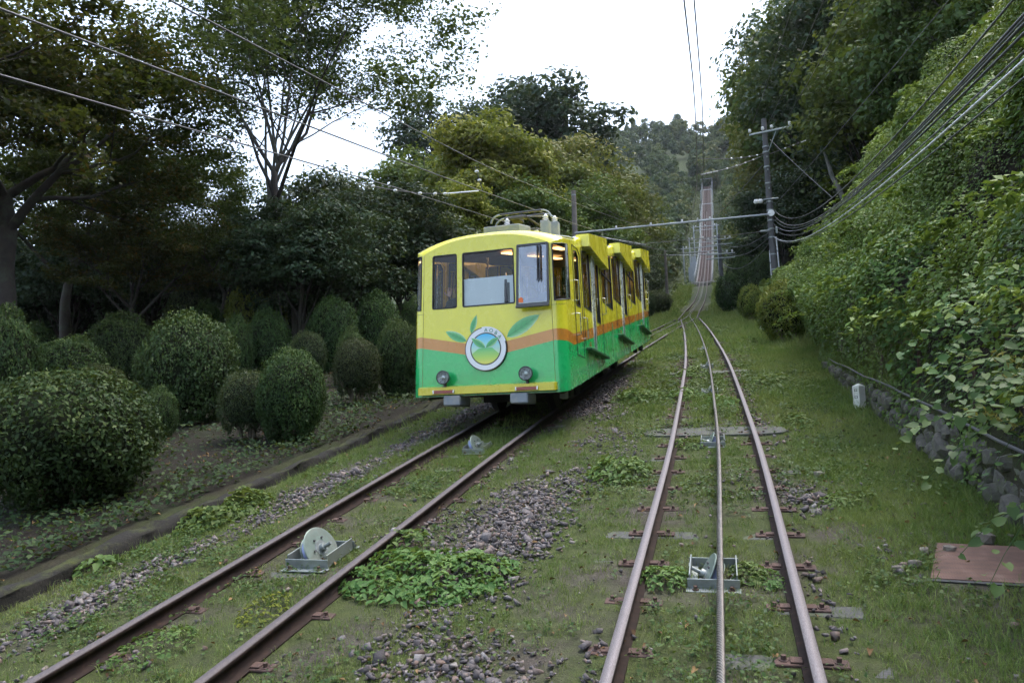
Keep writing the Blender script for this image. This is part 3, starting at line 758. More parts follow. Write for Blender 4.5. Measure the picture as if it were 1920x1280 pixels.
# ---- rounded corners (front and rear) and the roof skin
def corner(sx, rear):
    ys = lambda y: CL-y if rear else y
    arc = [(FH+CR*sin(radians(a)), CR-CR*cos(radians(a))) for a in range(0, 91, 15)]
    ex = [(HW, .33), (HW, .48)]
    def strip(pts, z0, z1, name, mat, o=0, steps=None):
        mb = MB(); k = len(pts); V = []
        for zz in (steps or (z0, z1)):
            for x, y in pts:
                Z = zz if zz is not None else roofz(1)-brow(y)
                V.append(T(sx*(x+o), ys(y-o*.0), Z))
        F = [(r*k+i, r*k+i+1, (r+1)*k+i+1, (r+1)*k+i) for r in range(len(V)//k-1) for i in range(k-1)]
        mb.add(V, F); return mb.build(name, mat, CAR, smooth=True)
    strip(arc, ZB, ZW0, 'corner_panel', MAT['paint'], steps=(ZB, 1.1, 1.3, 1.5, 1.7, ZW0))
    strip(arc, ZW1, None, 'corner_panel', MAT['paint'], steps=(ZW1, None))
    g = strip(arc[1:]+ex, ZW0, ZW1, 'corner_glass', MAT['glass'], o=-.008)
    p = strip(arc[:2], ZW0, ZW1, 'corner_panel', MAT['paint'])
    mb = MB()
    for zz in (ZW0, ZW1): mb.tube([T(sx*(x-.004), ys(y), zz) for x, y in arc[1:]+ex], .012, 5)
    for (x, y) in (arc[1], ex[-1]): mb.tube([T(sx*(x-.004), ys(y), ZW0), T(sx*(x-.004), ys(y), ZW1)], .013, 5)
    mb.build('corner_frame', MAT['rubber'], CAR)
    mb = MB(); mb.bbox(T(sx*(HW-.02), ys(.43), (ZW0+ZW1)/2), (.03, .09, ZW1-ZW0-.02), .006); mb.build('corner_post', MAT['alu'], CAR)
for sx in (-1, 1):
    for rr in (False, True): corner(sx, rr)
ysr = np.unique(np.concatenate([np.linspace(0, .3, 7), np.linspace(.3, CL-.3, 12), np.linspace(CL-.3, CL, 7)]))
xn = np.concatenate([np.linspace(-1, -.7, 7)[:-1], np.linspace(-.7, .7, 13), np.linspace(.7, 1, 7)[1:]])
mb = MB(); k = len(xn)
mb.add([T(x*hwid(y), y, roofz(x)-brow(y)) for y in ysr for x in xn], [(i*k+j, i*k+j+1, (i+1)*k+j+1, (i+1)*k+j) for i in range(len(ysr)-1) for j in range(k-1)])
ROOF = mb.build('roof', MAT['paint'], CAR, smooth=True, angle=60)
for yy in (.36,):
    mb = MB(); mb.tube([T(x*HW, yy, roofz(x)+.003) for x in np.linspace(-.96, .96, 21)], .006, 4); mb.build('roof_seam', MAT['yellow_plain'], ROOF)
# rear wall
panel('rear_panel', [(-FH, ZB), (FH, ZB)]+top, [], lambda u, v: T(u, CL, v), MAT['paint'], CAR)

# ---- sides
def side_panels(sx):
    fn = lambda u, v: TA(sx*HW, u, v)
    fno = lambda u, v, o: TA(sx*(HW+o), u, v)
    y1 = CL-CR
    outer = [(CR, ZB+S*CR), (y1, ZB+S*y1), (y1, ZW0+S*y1), (CL-.48, ZW0+S*(CL-.48)), (CL-.48, ZW1+S*(CL-.48)), (y1, ZW1+S*y1), (y1, ZE+S*y1),
             (CR, ZE+S*CR), (CR, ZW1+S*CR), (.48, ZW1+S*.48), (.48, ZW0+S*.48), (CR, ZW0+S*CR)]
    holes = []
    zr = lambda y: 2.96+S*y         # window heads follow the roof
    holes.append(('drv', [(.9, 2.15), (1.24, 2.15), (1.24, zr(1.24)-.12), (1.12, zr(1.12)-.02), (.9, zr(.9)-.02)]))
    for i in range(3):
        a, z = 3.45*i, .693*i
        y0 = 1.56 if i == 0 else 1.2
        holes.append(('a', [(y0+a, 2.22+z), (2.2+a, 2.22+z), (2.2+a, zr(2.2)+z), (y0+a, zr(y0)+z)]))
        holes.append(('b', [(2.66+a, 2.1+z), (3.02+a, 2.1+z), (3.02+a, zr(3.02)+z-.1), (2.66+a, zr(2.66)+z-.1)]))
        if i < 2: holes.append(('c', [(3.36+a, 2.62+z), (4.5+a, 2.62+z), (4.5+a, zr(4.5)+z), (3.36+a, zr(3.36)+z-.05)]))
    panel('side_panel', outer, [h for _, h in holes], fn, MAT['paint'], CAR)
    for nm, h in holes:
        w = window('window', h, fno, CAR)
        if nm == 'c':
            mb = MB(); (ya, za), (yb, zb) = h[0], h[1]
            mb.bbox(TA(sx*HW, (ya+yb)/2, za+.62), (.03, yb-ya, .035), .004); mb.bbox(TA(sx*HW, ya+.42, za+.6), (.03, .03, 1.0), .004); mb.build('glazing_bar', MAT['rubber'], w)
    # driver's door joints
    mb = MB()
    for (a, b) in (((.8, 1.28), (.8, zr(.8)+.08)), ((1.36, 1.28), (1.36, zr(1.36)-.06)), ((.8, 1.28), (1.36, 1.28)), ((.8, zr(.8)+.08), (1.2, zr(1.2)+.02)), ((1.2, zr(1.2)+.02), (1.36, zr(1.36)-.08))):
        mb.tube([fno(*a, .002), fno(*b, .002)], .008, 4)
    mb.build('door_seal', MAT['rubber'], CAR)
    for i in range(3):
        a, z = 3.45*i, .693*i
        mb = MB()
        for yy in (2.3, 2.47): mb.bbox(fno(yy+a, 2.47+z, .012), (.03, .05, 1.96), .006)
        dr = mb.build('door_edge', MAT['alu'], CAR)
        mb = MB()
        for p, q in (((1.5, 1.5), (1.5, zr(1.5)+.05)), ((3.22, 1.5), (3.22, zr(3.22)))):
            mb.tube([fno(p[0]+a, p[1]+z, .002), fno(q[0]+a, q[1]+z, .002)], .008, 4)
        mb.tube([fno(2.385+a, 1.5+z, .0), fno(2.385+a, 3.4+z, .0)], .012, 4)
        mb.build('door_seal', MAT['rubber'], CAR)
        mb = MB(); mb.bbox(fno(2.38+a, 1.455+z, .05), (.12, 1.75, .05), .01); mb.build('door_step', MAT['green_dark'], CAR)
        # hood over the door: flat wedge with a level underside
        poly = [(1.62+a, 3.36+z), (3.42+a, 3.30+z), (3.42+a, 3.27+S*3.42+z), (1.62+a, 3.27+S*1.62+z)]
        mb = MB(); mb.prism(poly, -.1, .16, lambda u, v, d: TA(sx*(HW+d), u, v)); mb.build('door_hood', MAT['paint'], CAR)
        mb = MB(); Mx = Matrix.Identity(4)
        mb.lathe([(.0, -.22), (.035, -.18), (.07, -.05), (.085, .12), (.08, .2), (.0, .2)], 14, Matrix.Rotation(radians(-79), 4, 'X'), fno(1.6+a, 3.15+S*1.6+z, -.075)); mb.build('hood_fairing', MAT['paint'], CAR, smooth=True)
        mb = MB(); mb.tube([fno(3.3+a, 2.35+z, .0), fno(3.3+a, 2.36+z, .07), fno(3.3+a, 2.68+z, .07), fno(3.3+a, 2.69+z, .0)], .013, 6); mb.build('grab_handle', MAT['chrome'], CAR, smooth=True)
        mb = MB()
        for dz in (0, .045): mb.bbox(fno(1.92+a, 1.56+z+dz, .002), (.006, .15-.06*dz/.045, .02), .002)
        mb.build('door_mark', MAT['orange'], CAR)
    hs = [(.86, 2.22, 2.58), (.86, 1.62, 2.0), (1.42, 1.62, 2.0), (CL-.55, 2.25+S*(CL-1.4), 2.6+S*(CL-1.4)), (CL-.55, 1.65+S*(CL-1.4), 2.0+S*(CL-1.4)), (CL-.25, 2.25+S*(CL-1.4), 2.6+S*(CL-1.4))]
    for (yy, z0, z1) in hs:
        mb = MB(); mb.tube([fno(yy, z0, 0), fno(yy, z0+.01, .07), fno(yy, z1-.01, .07), fno(yy, z1, 0)], .014, 6); mb.build('grab_handle', MAT['chrome'], CAR, smooth=True)
side_panels(1); side_panels(-1)
# curling plant tendrils and leaf printed on the flank
def leaf_outline(p0, p1, w, n=12, skew=.42):
    p0 = np.array(p0); p1 = np.array(p1); d = p1-p0; nn = np.array((-d[1], d[0]))
    up = []; dn = []
    for i in range(n+1):
        t = i/n; q = (t**.75)*(1-t)**.9*2.05*w
        mid_ = p0+d*t
        up.append(tuple(mid_+nn*q)); dn.append(tuple(mid_-nn*q*.9))
    return dn[:-1]+up[::-1][:-1]
def leafdecal_mat(name, ctr, axis):
    m, nt, N, L, out = M_(name)
    b = N.new('ShaderNodeBsdfPrincipled'); L.new(b.outputs[0], out.inputs[0])
    a = N.new('ShaderNodeAttribute'); a.attribute_name = 'rnd'
    L.new(ramp(nt, a.outputs['Fac'], [(0.0, (0.01, 0.3, 0.05)), (0.3, (0.04, 0.42, 0.12)), (0.6, (0.3, 0.62, 0.3)), (.85, (0.75, 0.85, 0.65)), (1.0, (0.8, 0.88, 0.7))]), b.inputs['Base Color'])
    b.inputs['Roughness'].default_value = .3; b.inputs['Coat Weight'].default_value = .6
    return m
MAT['leafdecal'] = leafdecal_mat('leaf_print', 0, 0)
MAT['vein'] = solid('leaf_vein_print', (0.02, 0.16, 0.06), .4, var=.05)
def leaf_decal(p0, p1, w, parent, fn, name='leaf_print', o=.004, vein=.006):
    poly = leaf_outline(p0, p1, w); n = len(poly); c = (np.array(p0)+np.array(p1))/2
    V = [fn(*p0, o)]+[]
    # strip mesh from midrib to both edges so the print can fade towards one edge
    N_ = 12; rows = []
    d = np.array(p1)-np.array(p0); nn = np.array((-d[1], d[0])); V = []; R = []; F = []
    for i in range(N_+1):
        t = i/N_; q = (t**.75)*(1-t)**.9*2.05*w; m_ = np.array(p0)+d*t
        for s in (-1, -.5, 0, .5, 1):
            V.append(fn(*(m_+nn*q*s*(1 if s > 0 else .9)), o)); R.append(.25+.5*max(0, abs(s)-.3)*(1.4 if s < 0 else .5)+.35*max(0, t-.6))
    F = [(i*5+j, i*5+j+1, (i+1)*5+j+1, (i+1)*5+j) for i in range(N_) for j in range(4)]
    ob = obj(name, bulk_mesh(name, V, F, MAT['leafdecal'], rnd=R), parent)
    mb = MB(); th = vein
    def line(a, b, th):
        a = np.array(a); b = np.array(b); e = b-a; e = np.array((-e[1], e[0]))/np.linalg.norm(e)*th/2
        mb.add([fn(*(a+e), o+.002), fn(*(a-e), o+.002), fn(*(b-e*.3), o+.002), fn(*(b+e*.3), o+.002)], [(0, 1, 2, 3)])
    line(p0, np.array(p1)+d*.09, th)
    for t in (.25, .42, .58, .74):
        m_ = np.array(p0)+d*t; q = ((t+.16)**.75)*(1-t-.16)**.9*2.05*w*.9
        for s in (-1, 1): line(m_, np.array(p0)+d*(t+.14)+nn*q*s*.9, th*.7)
    mb.build('vein', MAT['vein'], ob); return ob
leaf_decal((-.36, 1.52), (-.74, 1.7), .28, CAR, ffo); leaf_decal((-.27, 1.64), (-.17, 1.94), .27, CAR, ffo); leaf_decal((.37, 1.54), (.95, 1.87), .27, CAR, ffo)
sfo = lambda u, v, o: TA(HW+o, u, v)
for i in range(2):
    a, z = 3.45*i, .693*i
    leaf_decal((4.15+a, 1.7+z), (4.35+a, 2.35+z), .16, CAR, sfo); leaf_decal((3.6+a, 1.65+z), (3.45+a, 1.95+z), .2, CAR, sfo)

# ---- emblem
def emblem():
    c = (0.0, 1.36); R0 = .37
    E0 = MB(); Mf = Matrix.Rotation(radians(90), 4, 'X')
    E0.lathe([(0, .0), (R0, .0), (R0, .03), (R0-.008, .038), (0, .038)], 48, Mf, T(c[0], 0, c[1])); em = E0.build('emblem', MAT['black_metal'], CAR, smooth=True, angle=30)
    tag(em, 'round emblem with leaves over a mountain, lettered AOBA')
    f = lambda u, v, o: (T(c[0], 0, c[1])[0]+u, -.038-o, T(c[0], 0, c[1])[2]+v)
    def ann(r0, r1, a0, a1, o, name, mat, n=48):
        mb = MB(); V = []
        for i in range(n+1):
            t = radians(a0+(a1-a0)*i/n); V += [f(r0*cos(t), r0*sin(t), o), f(r1*cos(t), r1*sin(t), o)]
        mb.add(V, [(2*i, 2*i+1, 2*i+3, 2*i+2) for i in range(n)]); return mb.build(name, MAT[mat], em)
    ann(.272, .352, 0, 360, .002, 'white_ring', 'emblem_white')
    ann(.35, .372, 18, 100, .004, 'white_edge', 'emblem_white', 16)
    # picture: sky over a mountain (print)
    mb = MB(); n = 40
    V = [f(.252*cos(2*pi*i/n), .252*sin(2*pi*i/n), .003) for i in range(n)]; mb.add(V, [tuple(range(n))]); mb.build('picture_sky', MAT['emblem_sky'], em)
    pts = [(-.24, -.075), (-.13, .005), (-.1, .012), (.09, .018), (.12, .01), (.235, -.09)]+[(.252*cos(radians(a)), .252*sin(radians(a))) for a in range(-25, -157, -11)]
    mb = MB(); tr = tessellate_polygon([[Vector((*p, 0)) for p in pts]]); mb.add([f(*p, .005) for p in pts], [tuple(t) for t in tr]); mb.build('picture_mountain', MAT['emblem_hill'], em)
    for (p0, p1, w) in (((-.005, .02), (-.245, .19), .3), ((.01, .02), (.235, .175), .3)):
        leaf_decal(p0, p1, w, em, f, 'emblem_leaf', .008, .005)
    # lettering AOBA along the ring
    for ch, a in zip('AOBA', (88, 71, 54, 37)):
        cu = bpy.data.curves.new('letter', 'FONT'); cu.body = ch; cu.size = .088; cu.align_x = 'CENTER'; cu.align_y = 'CENTER'; cu.extrude = .001
        to = bpy.data.objects.new('tmp', cu); COL.objects.link(to)
        me = bpy.data.meshes.new_from_object(to.evaluated_get(bpy.context.evaluated_depsgraph_get())); bpy.data.objects.remove(to)
        me.materials.clear(); me.materials.append(MAT['letter'])
        Mr = Matrix.Rotation(radians(90), 4, 'X') @ Matrix.Rotation(radians(a-90), 4, 'Z')
        me.transform(Mr); me.transform(Matrix.Translation(f(.312*cos(radians(a)), .312*sin(radians(a)), .006)))
        obj('letter', me, em)
def gradz(name, stops, z0, z1):
    m, nt, N, L, out = M_(name)
    b = N.new('ShaderNodeBsdfPrincipled'); L.new(b.outputs[0], out.inputs[0]); b.inputs['Roughness'].default_value = .3
    tc = N.new('ShaderNodeTexCoord'); sp = N.new('ShaderNodeSeparateXYZ'); L.new(tc.outputs['Object'], sp.inputs[0])
    f = math_(nt, 'DIVIDE', math_(nt, 'SUBTRACT', sp.outputs[2], z0), z1-z0, clamp=True)
    L.new(ramp(nt, f, stops), b.inputs['Base Color']); b.inputs['Coat Weight'].default_value = .4; return m
MAT['emblem_white'] = solid('emblem_white', (0.78, 0.8, 0.84), .35, var=.03, coat=.4)
MAT['emblem_sky'] = gradz('emblem_sky_print', [(0, (.55, .75, .5)), (.5, (.3, .7, .75)), (1, (.03, .5, .85))], 1.3, 1.6)
MAT['emblem_hill'] = gradz('emblem_hill_print', [(0, (.75, .72, .12)), (.35, (.45, .68, .1)), (1, (.03, .5, .2))], 1.12, 1.4)
MAT['letter'] = solid('letter_green', (0.01, 0.24, 0.14), .4, var=.02)
emblem()

# ---- bumper, lamps, buffers
pts = rrect(-1.2, 1.2, -.13, .02, .04, 3)
mb = MB(); mb.prism(pts, .655, .775, lambda u, v, d: T(u, v, d)); BUM = mb.build('bumper', MAT['yellow_plain'], CAR)
for sx in (-1, 1):
    mb = MB(); mb.bbox(T(sx*.72, -.14, .7), (.34, .025, .055), .008); mb.build('tail_light', MAT['red_lens'], CAR)
    mb = MB()
    for q in (-1, 1): mb.bbox(T(sx*.72+q*.18, -.14, .7), (.03, .03, .06), .006)
    mb.build('lamp_clip', MAT['chrome'], CAR)
    Mh = Matrix.Rotation(radians(90), 4, 'X')
    mb = MB(); mb.lathe([(0, -.07), (.06, -.07), (.095, -.02), (.115, .04), (.118, .075), (.108, .08), (.102, .07)], 28, Mh, T(sx*.72, -.1, .93), False); hl = mb.build('headlight', MAT['black_metal'], CAR, smooth=True, angle=40)
    mb = MB(); mb.lathe([(0.0, .0), (0.03, .01), (.075, .035), (.1, .062), (.106, .066)], 28, Mh, T(sx*.72, -.1, .93), False); mb.build('reflector', MAT['lamp_glass'], hl, smooth=True)
    mb = MB(); mb.lathe([(0, .074), (.103, .07)], 28, Mh, T(sx*.72, -.1, .93), False); mb.build('lens', MAT['glass'], hl)
    mb = MB(); mb.lathe([(0, .06), (.03, .055), (.04, .03), (.042, .005)], 16, Mh, T(sx*.72, -.1, .93), False); mb.build('bulb_cover', MAT['chrome'], hl, smooth=True)
    mb = MB(); mb.bbox(T(sx*.72, -.07, .81), (.05, .06, .1), .01); mb.build('lamp_bracket', MAT['black_metal'], CAR)
    mb = MB(); mb.bbox(T(sx*.58, .12, .5), (.3, .5, .17), .02); mb.build('buffer_block', MAT['grey_box'], CAR)
    mb = MB(); mb.bbox(T(sx*.58, 1.6, .53), (.14, 2.6, .16), .01); mb.build('frame_beam', MAT['under'], CAR)
# ---- underframe and running gear
mb = MB(); mb.prism([(.35, .52), (CL-.3, .52), (CL-.3, .64), (.35, .64)], -1.2, 1.2, lambda u, v, d: T(d, u, v)); mb.build('underframe', MAT['under'], CAR)
mb = MB(); mb.prism([(1.2, .3), (CL-1.2, .3), (CL-1.2, .5), (1.2, .5)], -.5, .5, lambda u, v, d: T(d, u, v)); mb.build('brake_gear', MAT['under'], CAR)
for yy in (2.2, 3.9, CL-3.6, CL-1.9):
    ws = MB(); ws.tube([T(-.7, yy, .33), T(.7, yy, .33)], .06, 8)
    a_ = ws.build('axle', MAT['under'], CAR, smooth=True)
    for sx in (-1, 1):
        mb = MB(); mb.lathe([(0, -.06), (.3, -.06), (.33, -.055), (.33, .05), (.36, .055), (.36, .075), (0, .075)], 28, Matrix.Rotation(radians(90), 4, 'Y') if sx < 0 else Matrix.Rotation(radians(-90), 4, 'Y'), T(sx*GAU, yy, .33)); mb.build('wheel', MAT['under'], a_, smooth=True, angle=30)
for yy, h in ((.7, .22), (1.1, .3), (CL-.5, .35), (CL-1.6, .25)):
    mb = MB(); mb.bbox(T(1.12, yy, .5), (.1, .22, h), .01); mb.build('step_bracket', MAT['grey_box'] if yy < 1 else MAT['under'], CAR)

# ---- inside
mb = MB(); mb.prism([(.3, .7), (CL-.2, .7), (CL-.2, .76), (.3, .76)], -1.3, 1.3, lambda u, v, d: T(d, u, v)); mb.build('floor', MAT['interior'], CAR)
mb = MB(); mb.add([T(x*(HW-.05), y, roofz(x)-.14) for y in (.4, CL-.3) for x in np.linspace(-1, 1, 9)], [(j, j+1, 9+j+1, 9+j) for j in range(8)]); mb.build('ceiling', MAT['ceiling'], CAR)
MAT['lamp_on'] = solid('ceiling_lamp', (0.9, .7, .45), .4, var=0, emit=(1.0, .55, .2), estr=1.6)
for i in range(5):
    for sx in (-.55, .55):
        mb = MB(); mb.bbox(T(sx, 1.2+i*1.9, roofz(sx)-.17), (.16, .9, .03), .006, Matrix.Rotation(atan2(S, 1), 4, 'X')); mb.build('ceiling_light', MAT['lamp_on'], CAR)
for i in range(6):
    yy = 1.9+i*1.45; za = .8+S*yy
    for sx in (-1, 1):
        mb = MB(); mb.bbox((sx*.8, yy, za+.42), (.85, .45, .1), .03); mb.bbox((sx*.8, yy+.26, za+.75), (.85, .09, .62), .04); mb.build('seat', MAT['seat'], CAR)
        mb = MB(); mb.tube([(sx*.34, yy+.26, za), (sx*.34, yy+.26, za+1.95)], .017, 6); mb.build('hand_pole', MAT['chrome'], CAR, smooth=True)
mb = MB(); mb.bbox((0, 1.5, 1.7), (2.4, .05, 1.5), .01); mb.build('cab_partition', MAT['interior'], CAR)
mb = MB(); mb.bbox((.3, .45, 1.85), (1.2, .45, .35), .04); mb.build('control_desk', MAT['interior'], CAR)
for x in (-1.1, -.48, .58, 1.12):
    mb = MB(); mb.tube([(x, 1.48, 1.0), (x, 1.48, 3.3)], .02, 6); mb.build('cab_post', MAT['chrome'], CAR)
mb = MB(); mb.bbox((.95, .35, 2.2), (.25, .2, .2), .03).tube([(1.0, .4, 2.2), (1.05, .35, 2.75)], .02, 6); mb.build('mirror_stand', MAT['grey_box'], CAR)

# ---- on the roof: cabinet, insulators and the folded pantograph
zr0 = lambda y: roofz(0)+S*y
mb = MB(); mb.bbox((.12, .9, zr0(.9)+.05), (.66, .75, .16), .012, Matrix.Rotation(atan2(S, 1), 4, 'X')); RB = mb.build('roof_cabinet', MAT['grey_box'], CAR)
def insulator(x, y, z, h=.14, r=.055, parent=None, box=False):
    mb = MB(); prof = [(0, 0)]
    for i in range(3): prof += [(r*.55, h*i/3), (r, h*(i+.35)/3), (r*.95, h*(i+.5)/3), (r*.55, h*(i+.65)/3)]
    prof += [(r*.55, h), (r*.35, h+.02), (0, h+.03)]
    mb.lathe(prof, 14, None, (x, y, z)); return mb.build('insulator', MAT['porcelain'], parent or CAR, smooth=True, angle=50)
insulator(.05, 1.1, zr0(1.1)+.15)
for x, y in ((.66, 1.55), (.72, 2.0)):
    mb = MB(); mb.bbox((x, y, zr0(y)+.08), (.17, .17, .3), .01); mb.build('insulator_box', MAT['grey_box'], CAR); insulator(x, y, zr0(y)+.22, .12, .06)
PB = 2.25; zb = zr0(PB)
mb = MB()
for sx in (-.42, .42): mb.tube([(sx, PB-.55, zb+.12-S*.55), (sx, PB+.75, zb+.12+S*.75)], .028, 6)
for dy in (-.5, .1, .7): mb.tube([(-.45, PB+dy, zb+.12+S*dy), (.45, PB+dy, zb+.12+S*dy)], .028, 6)
PAN = mb.build('pantograph_base', MAT['pole'], CAR, smooth=True)
for sx in (-.42, .42):
    for dy in (-.5, .7): insulator(sx, PB+dy, zb-.03+S*dy, .13, .055)
mb = MB()
for sx in (-1, 1):
    mb.tube([(sx*.38, PB+.6, zb+.26), (sx*.2, PB-.45, zb+.3), (sx*.44, PB+.1, zb+.43)], .022, 6)
mb.tube([(-.2, PB-.45, zb+.3), (.2, PB-.45, zb+.3)], .04, 8); mb.bbox((-.05, PB-.2, zb+.33), (.2, .3, .1), .02)
mb.build('pantograph_arm', MAT['pole'], CAR, smooth=True)
mb = MB()
for dy in (-.12, .16):
    mb.bbox((0, PB+dy, zb+.5), (.86, .05, .035), .008)
mb.bbox((0, PB+.02, zb+.45), (.08, .32, .03), .006)
PH = mb.build('pantograph_head', MAT['black_metal'], CAR)
mb = MB()
for dy in (-.12, .16):
    for sx in (-1, 1): mb.tube([(sx*(.42+.2*sin(t)), PB+dy, zb+.5-.17*(1-cos(t))) for t in np.linspace(0, 1.5, 7)], .02, 6)
mb.build('pantograph_horn', MAT['galv'], CAR, smooth=True)
mb = MB(); mb.lathe([(0, 0), (.12, 0), (.13, .03), (.1, .06), (0, .07)], 16, None, (1.0, 2.6, roofz(.75)+S*2.6-.01)); mb.build('roof_vent', MAT['alu'], CAR, smooth=True)
mb = MB(); mb.tube([(.75, 1.6, zr0(1.6)-.05), (.9, 2.2, zr0(2.2)-.06), (1.02, 3.0, zr0(3)-.1), (1.05, 9.5, zr0(9.5)-.1)], .02, 5); mb.build('roof_conduit', MAT['grey_box'], CAR)

# ------------------------------------------------------------------ the person waving in the car
def person():
    X0, Y0, Z0 = -.77, .74, .84+S*.74
    M0 = Matrix.Translation((CX, CY, float(P(CY)))) @ Matrix.Rotation(-CYAW, 4, 'Z')
    root = empty('person', M0 @ Vector((X0, Y0, Z0)), -CYAW, 'person in dark clothes behind the left front window, waving a raised hand', 'person')
    def skin(name, verts, edges, rad, mat, sub=2):
        me = bpy.data.meshes.new(name); me.from_pydata(verts, edges, [])
        o = obj(name, me, root); sm = o.modifiers.new('skin', 'SKIN'); me.materials.append(mat)
        for i, r in enumerate(rad): d = me.skin_vertices[0].data[i]; d.radius = (r, r) if np.isscalar(r) else r; d.use_root = (i == 0)
        sb = o.modifiers.new('sub', 'SUBSURF'); sb.levels = sub; sb.render_levels = sub
        for p in me.polygons: p.use_smooth = True
        return o
    cloth = solid('dark_uniform', (0.025, 0.03, 0.045), .9, var=.2); skinm = solid('skin', (0.5, 0.28, 0.19), .5, var=.06); hair = solid('hair', (0.012, 0.01, 0.01), .5, var=.2)
    v = [(0, 0, .9), (0, 0, 1.15), (0, 0, 1.36), (0, 0, 1.44), (.17, 0, 1.36), (.24, -.03, 1.1), (.2, -.2, .95), (-.17, 0, 1.36), (-.1, -.3, 1.22), (.09, 0, .85), (.1, -.02, .47), (.1, .02, .08), (.1, -.1, .04), (-.09, 0, .85), (-.1, -.02, .47), (-.1, .02, .08), (-.1, -.1, .04)]
    v[8] = (-.13, -.3, 1.16); v.append((.04, -.52, 1.3))
    e = [(0, 1), (1, 2), (2, 3), (2, 4), (4, 5), (5, 6), (2, 7), (7, 8), (8, 17), (0, 9), (9, 10), (10, 11), (11, 12), (0, 13), (13, 14), (14, 15), (15, 16)]
    skin('body', v, e, [(.15, .11), (.15, .11), (.16, .1), .06, .065, .048, .036, .065, .048, .085, .06, .045, .04, .085, .06, .045, .04, .034], cloth)
    # head with nose, ears, hair
    hb = bmesh.new(); bmesh.ops.create_uvsphere(hb, u_segments=20, v_segments=14, radius=1)
    for q in hb.verts:
        c = q.co; c.x *= .076; c.y *= .095; c.z *= .118
        if c.z < -.03: c.x *= 1-(-.03-c.z)*2.2
        if c.y < -.085 and abs(c.x) < .025 and -.045 < c.z < .015: c.y -= .022
    hm = bpy.data.meshes.new('head'); hb.to_mesh(hm); hb.free(); hm.materials.append(skinm)
    for p in hm.polygons: p.use_smooth = True
    hd = obj('head', hm, root, (0, -.02, 1.57))
    mb = MB()
    for sx in (-1, 1): mb.lathe([(0, -.008), (.02, -.006), (.028, .004), (0, .008)], 10, Matrix.Rotation(radians(90), 4, 'Y'), (sx*.076, .005, -.005))
    mb.build('ear', skinm, hd, smooth=True)
    mb = MB()
    for sx in (-1, 1): mb.lathe([(0, -.006), (.012, 0), (0, .006)], 8, Matrix.Rotation(radians(90), 4, 'X'), (sx*.03, -.088, .012))
    mb.bbox((0, -.088, -.06), (.045, .01, .01), .004); mb.build('eyes_and_mouth', hair, hd)
    mb = MB(); mb.lathe([(.08, -.02), (.087, .03), (.078, .08), (.045, .118), (0, .128)], 18, Matrix.Scale(1.16, 4, (0, 1, 0)), (0, .012, 0)); mb.build('hair', hair, hd, smooth=True)
    # hand: palm and five fingers
    w = np.array((.04, -.545, 1.335))
    hv = [tuple(w), tuple(w+(0, 0, .05)), tuple(w+(0, 0, .085))]; he = [(0, 1), (1, 2)]; hr = [(.026, .018), (.042, .016), (.042, .014)]
    for k, (dx, ln, tl) in enumerate(((-.033, .075, -.22), (-.011, .088, -.06), (.012, .083, .06), (.033, .065, .2))):
        b = len(hv); s0 = w+np.array((dx, 0, .085))
        d = np.array((sin(tl), -.12, cos(tl)))
        hv += [tuple(s0), tuple(s0+d*ln*.5), tuple(s0+d*ln+np.array((0, -.012, 0)))]; he += [(2, b), (b, b+1), (b+1, b+2)]; hr += [.0105, .0095, .0075]
    b = len(hv); t0 = w+np.array((-.034, 0, .03)); hv += [tuple(t0+(-.018, -.005, .012)), tuple(t0+(-.045, -.012, .04)), tuple(t0+(-.055, -.016, .068))]; he += [(1, b), (b, b+1), (b+1, b+2)]; hr += [.013, .0115, .009]
    skin('hand', hv, he, hr, skinm)
person()
# ------------------------------------------------------------------ foliage builders
def unit(A): return A/(np.linalg.norm(A, axis=1)[:, None]+1e-9)
def leaves(C, Nrm, size, aspect=.55, r=None, tri=False, rnd=None, fold=.18):
    """rhombic leaves (or triangles) at C facing Nrm"""
    r = r or rng; n = len(C)
    Nn = unit(Nrm); t = unit(np.cross(Nn, r.normal(size=(n, 3)))); b = np.cross(Nn, t)
    s = np.broadcast_to(np.asarray(size, float), (n,))[:, None]
    rn = r.random(n) if rnd is None else rnd
    if tri:
        V = np.stack([C-t*s*.5-b*s*aspect*.5, C-t*s*.5+b*s*aspect*.5, C+t*s*.6], 1).reshape(-1, 3)
        F = np.arange(n*3).reshape(-1, 3); return V, F, np.repeat(rn, 3)
    V = np.stack([C-t*s*.5, C+b*s*aspect*.5-t*s*.08+Nn*s*fold*.5, C+t*s*.5-Nn*s*fold*.3, C-b*s*aspect*.5-t*s*.08+Nn*s*fold*.5], 1).reshape(-1, 3)
    F = np.arange(n*4).reshape(-1, 4); return V, F, np.repeat(rn, 4)
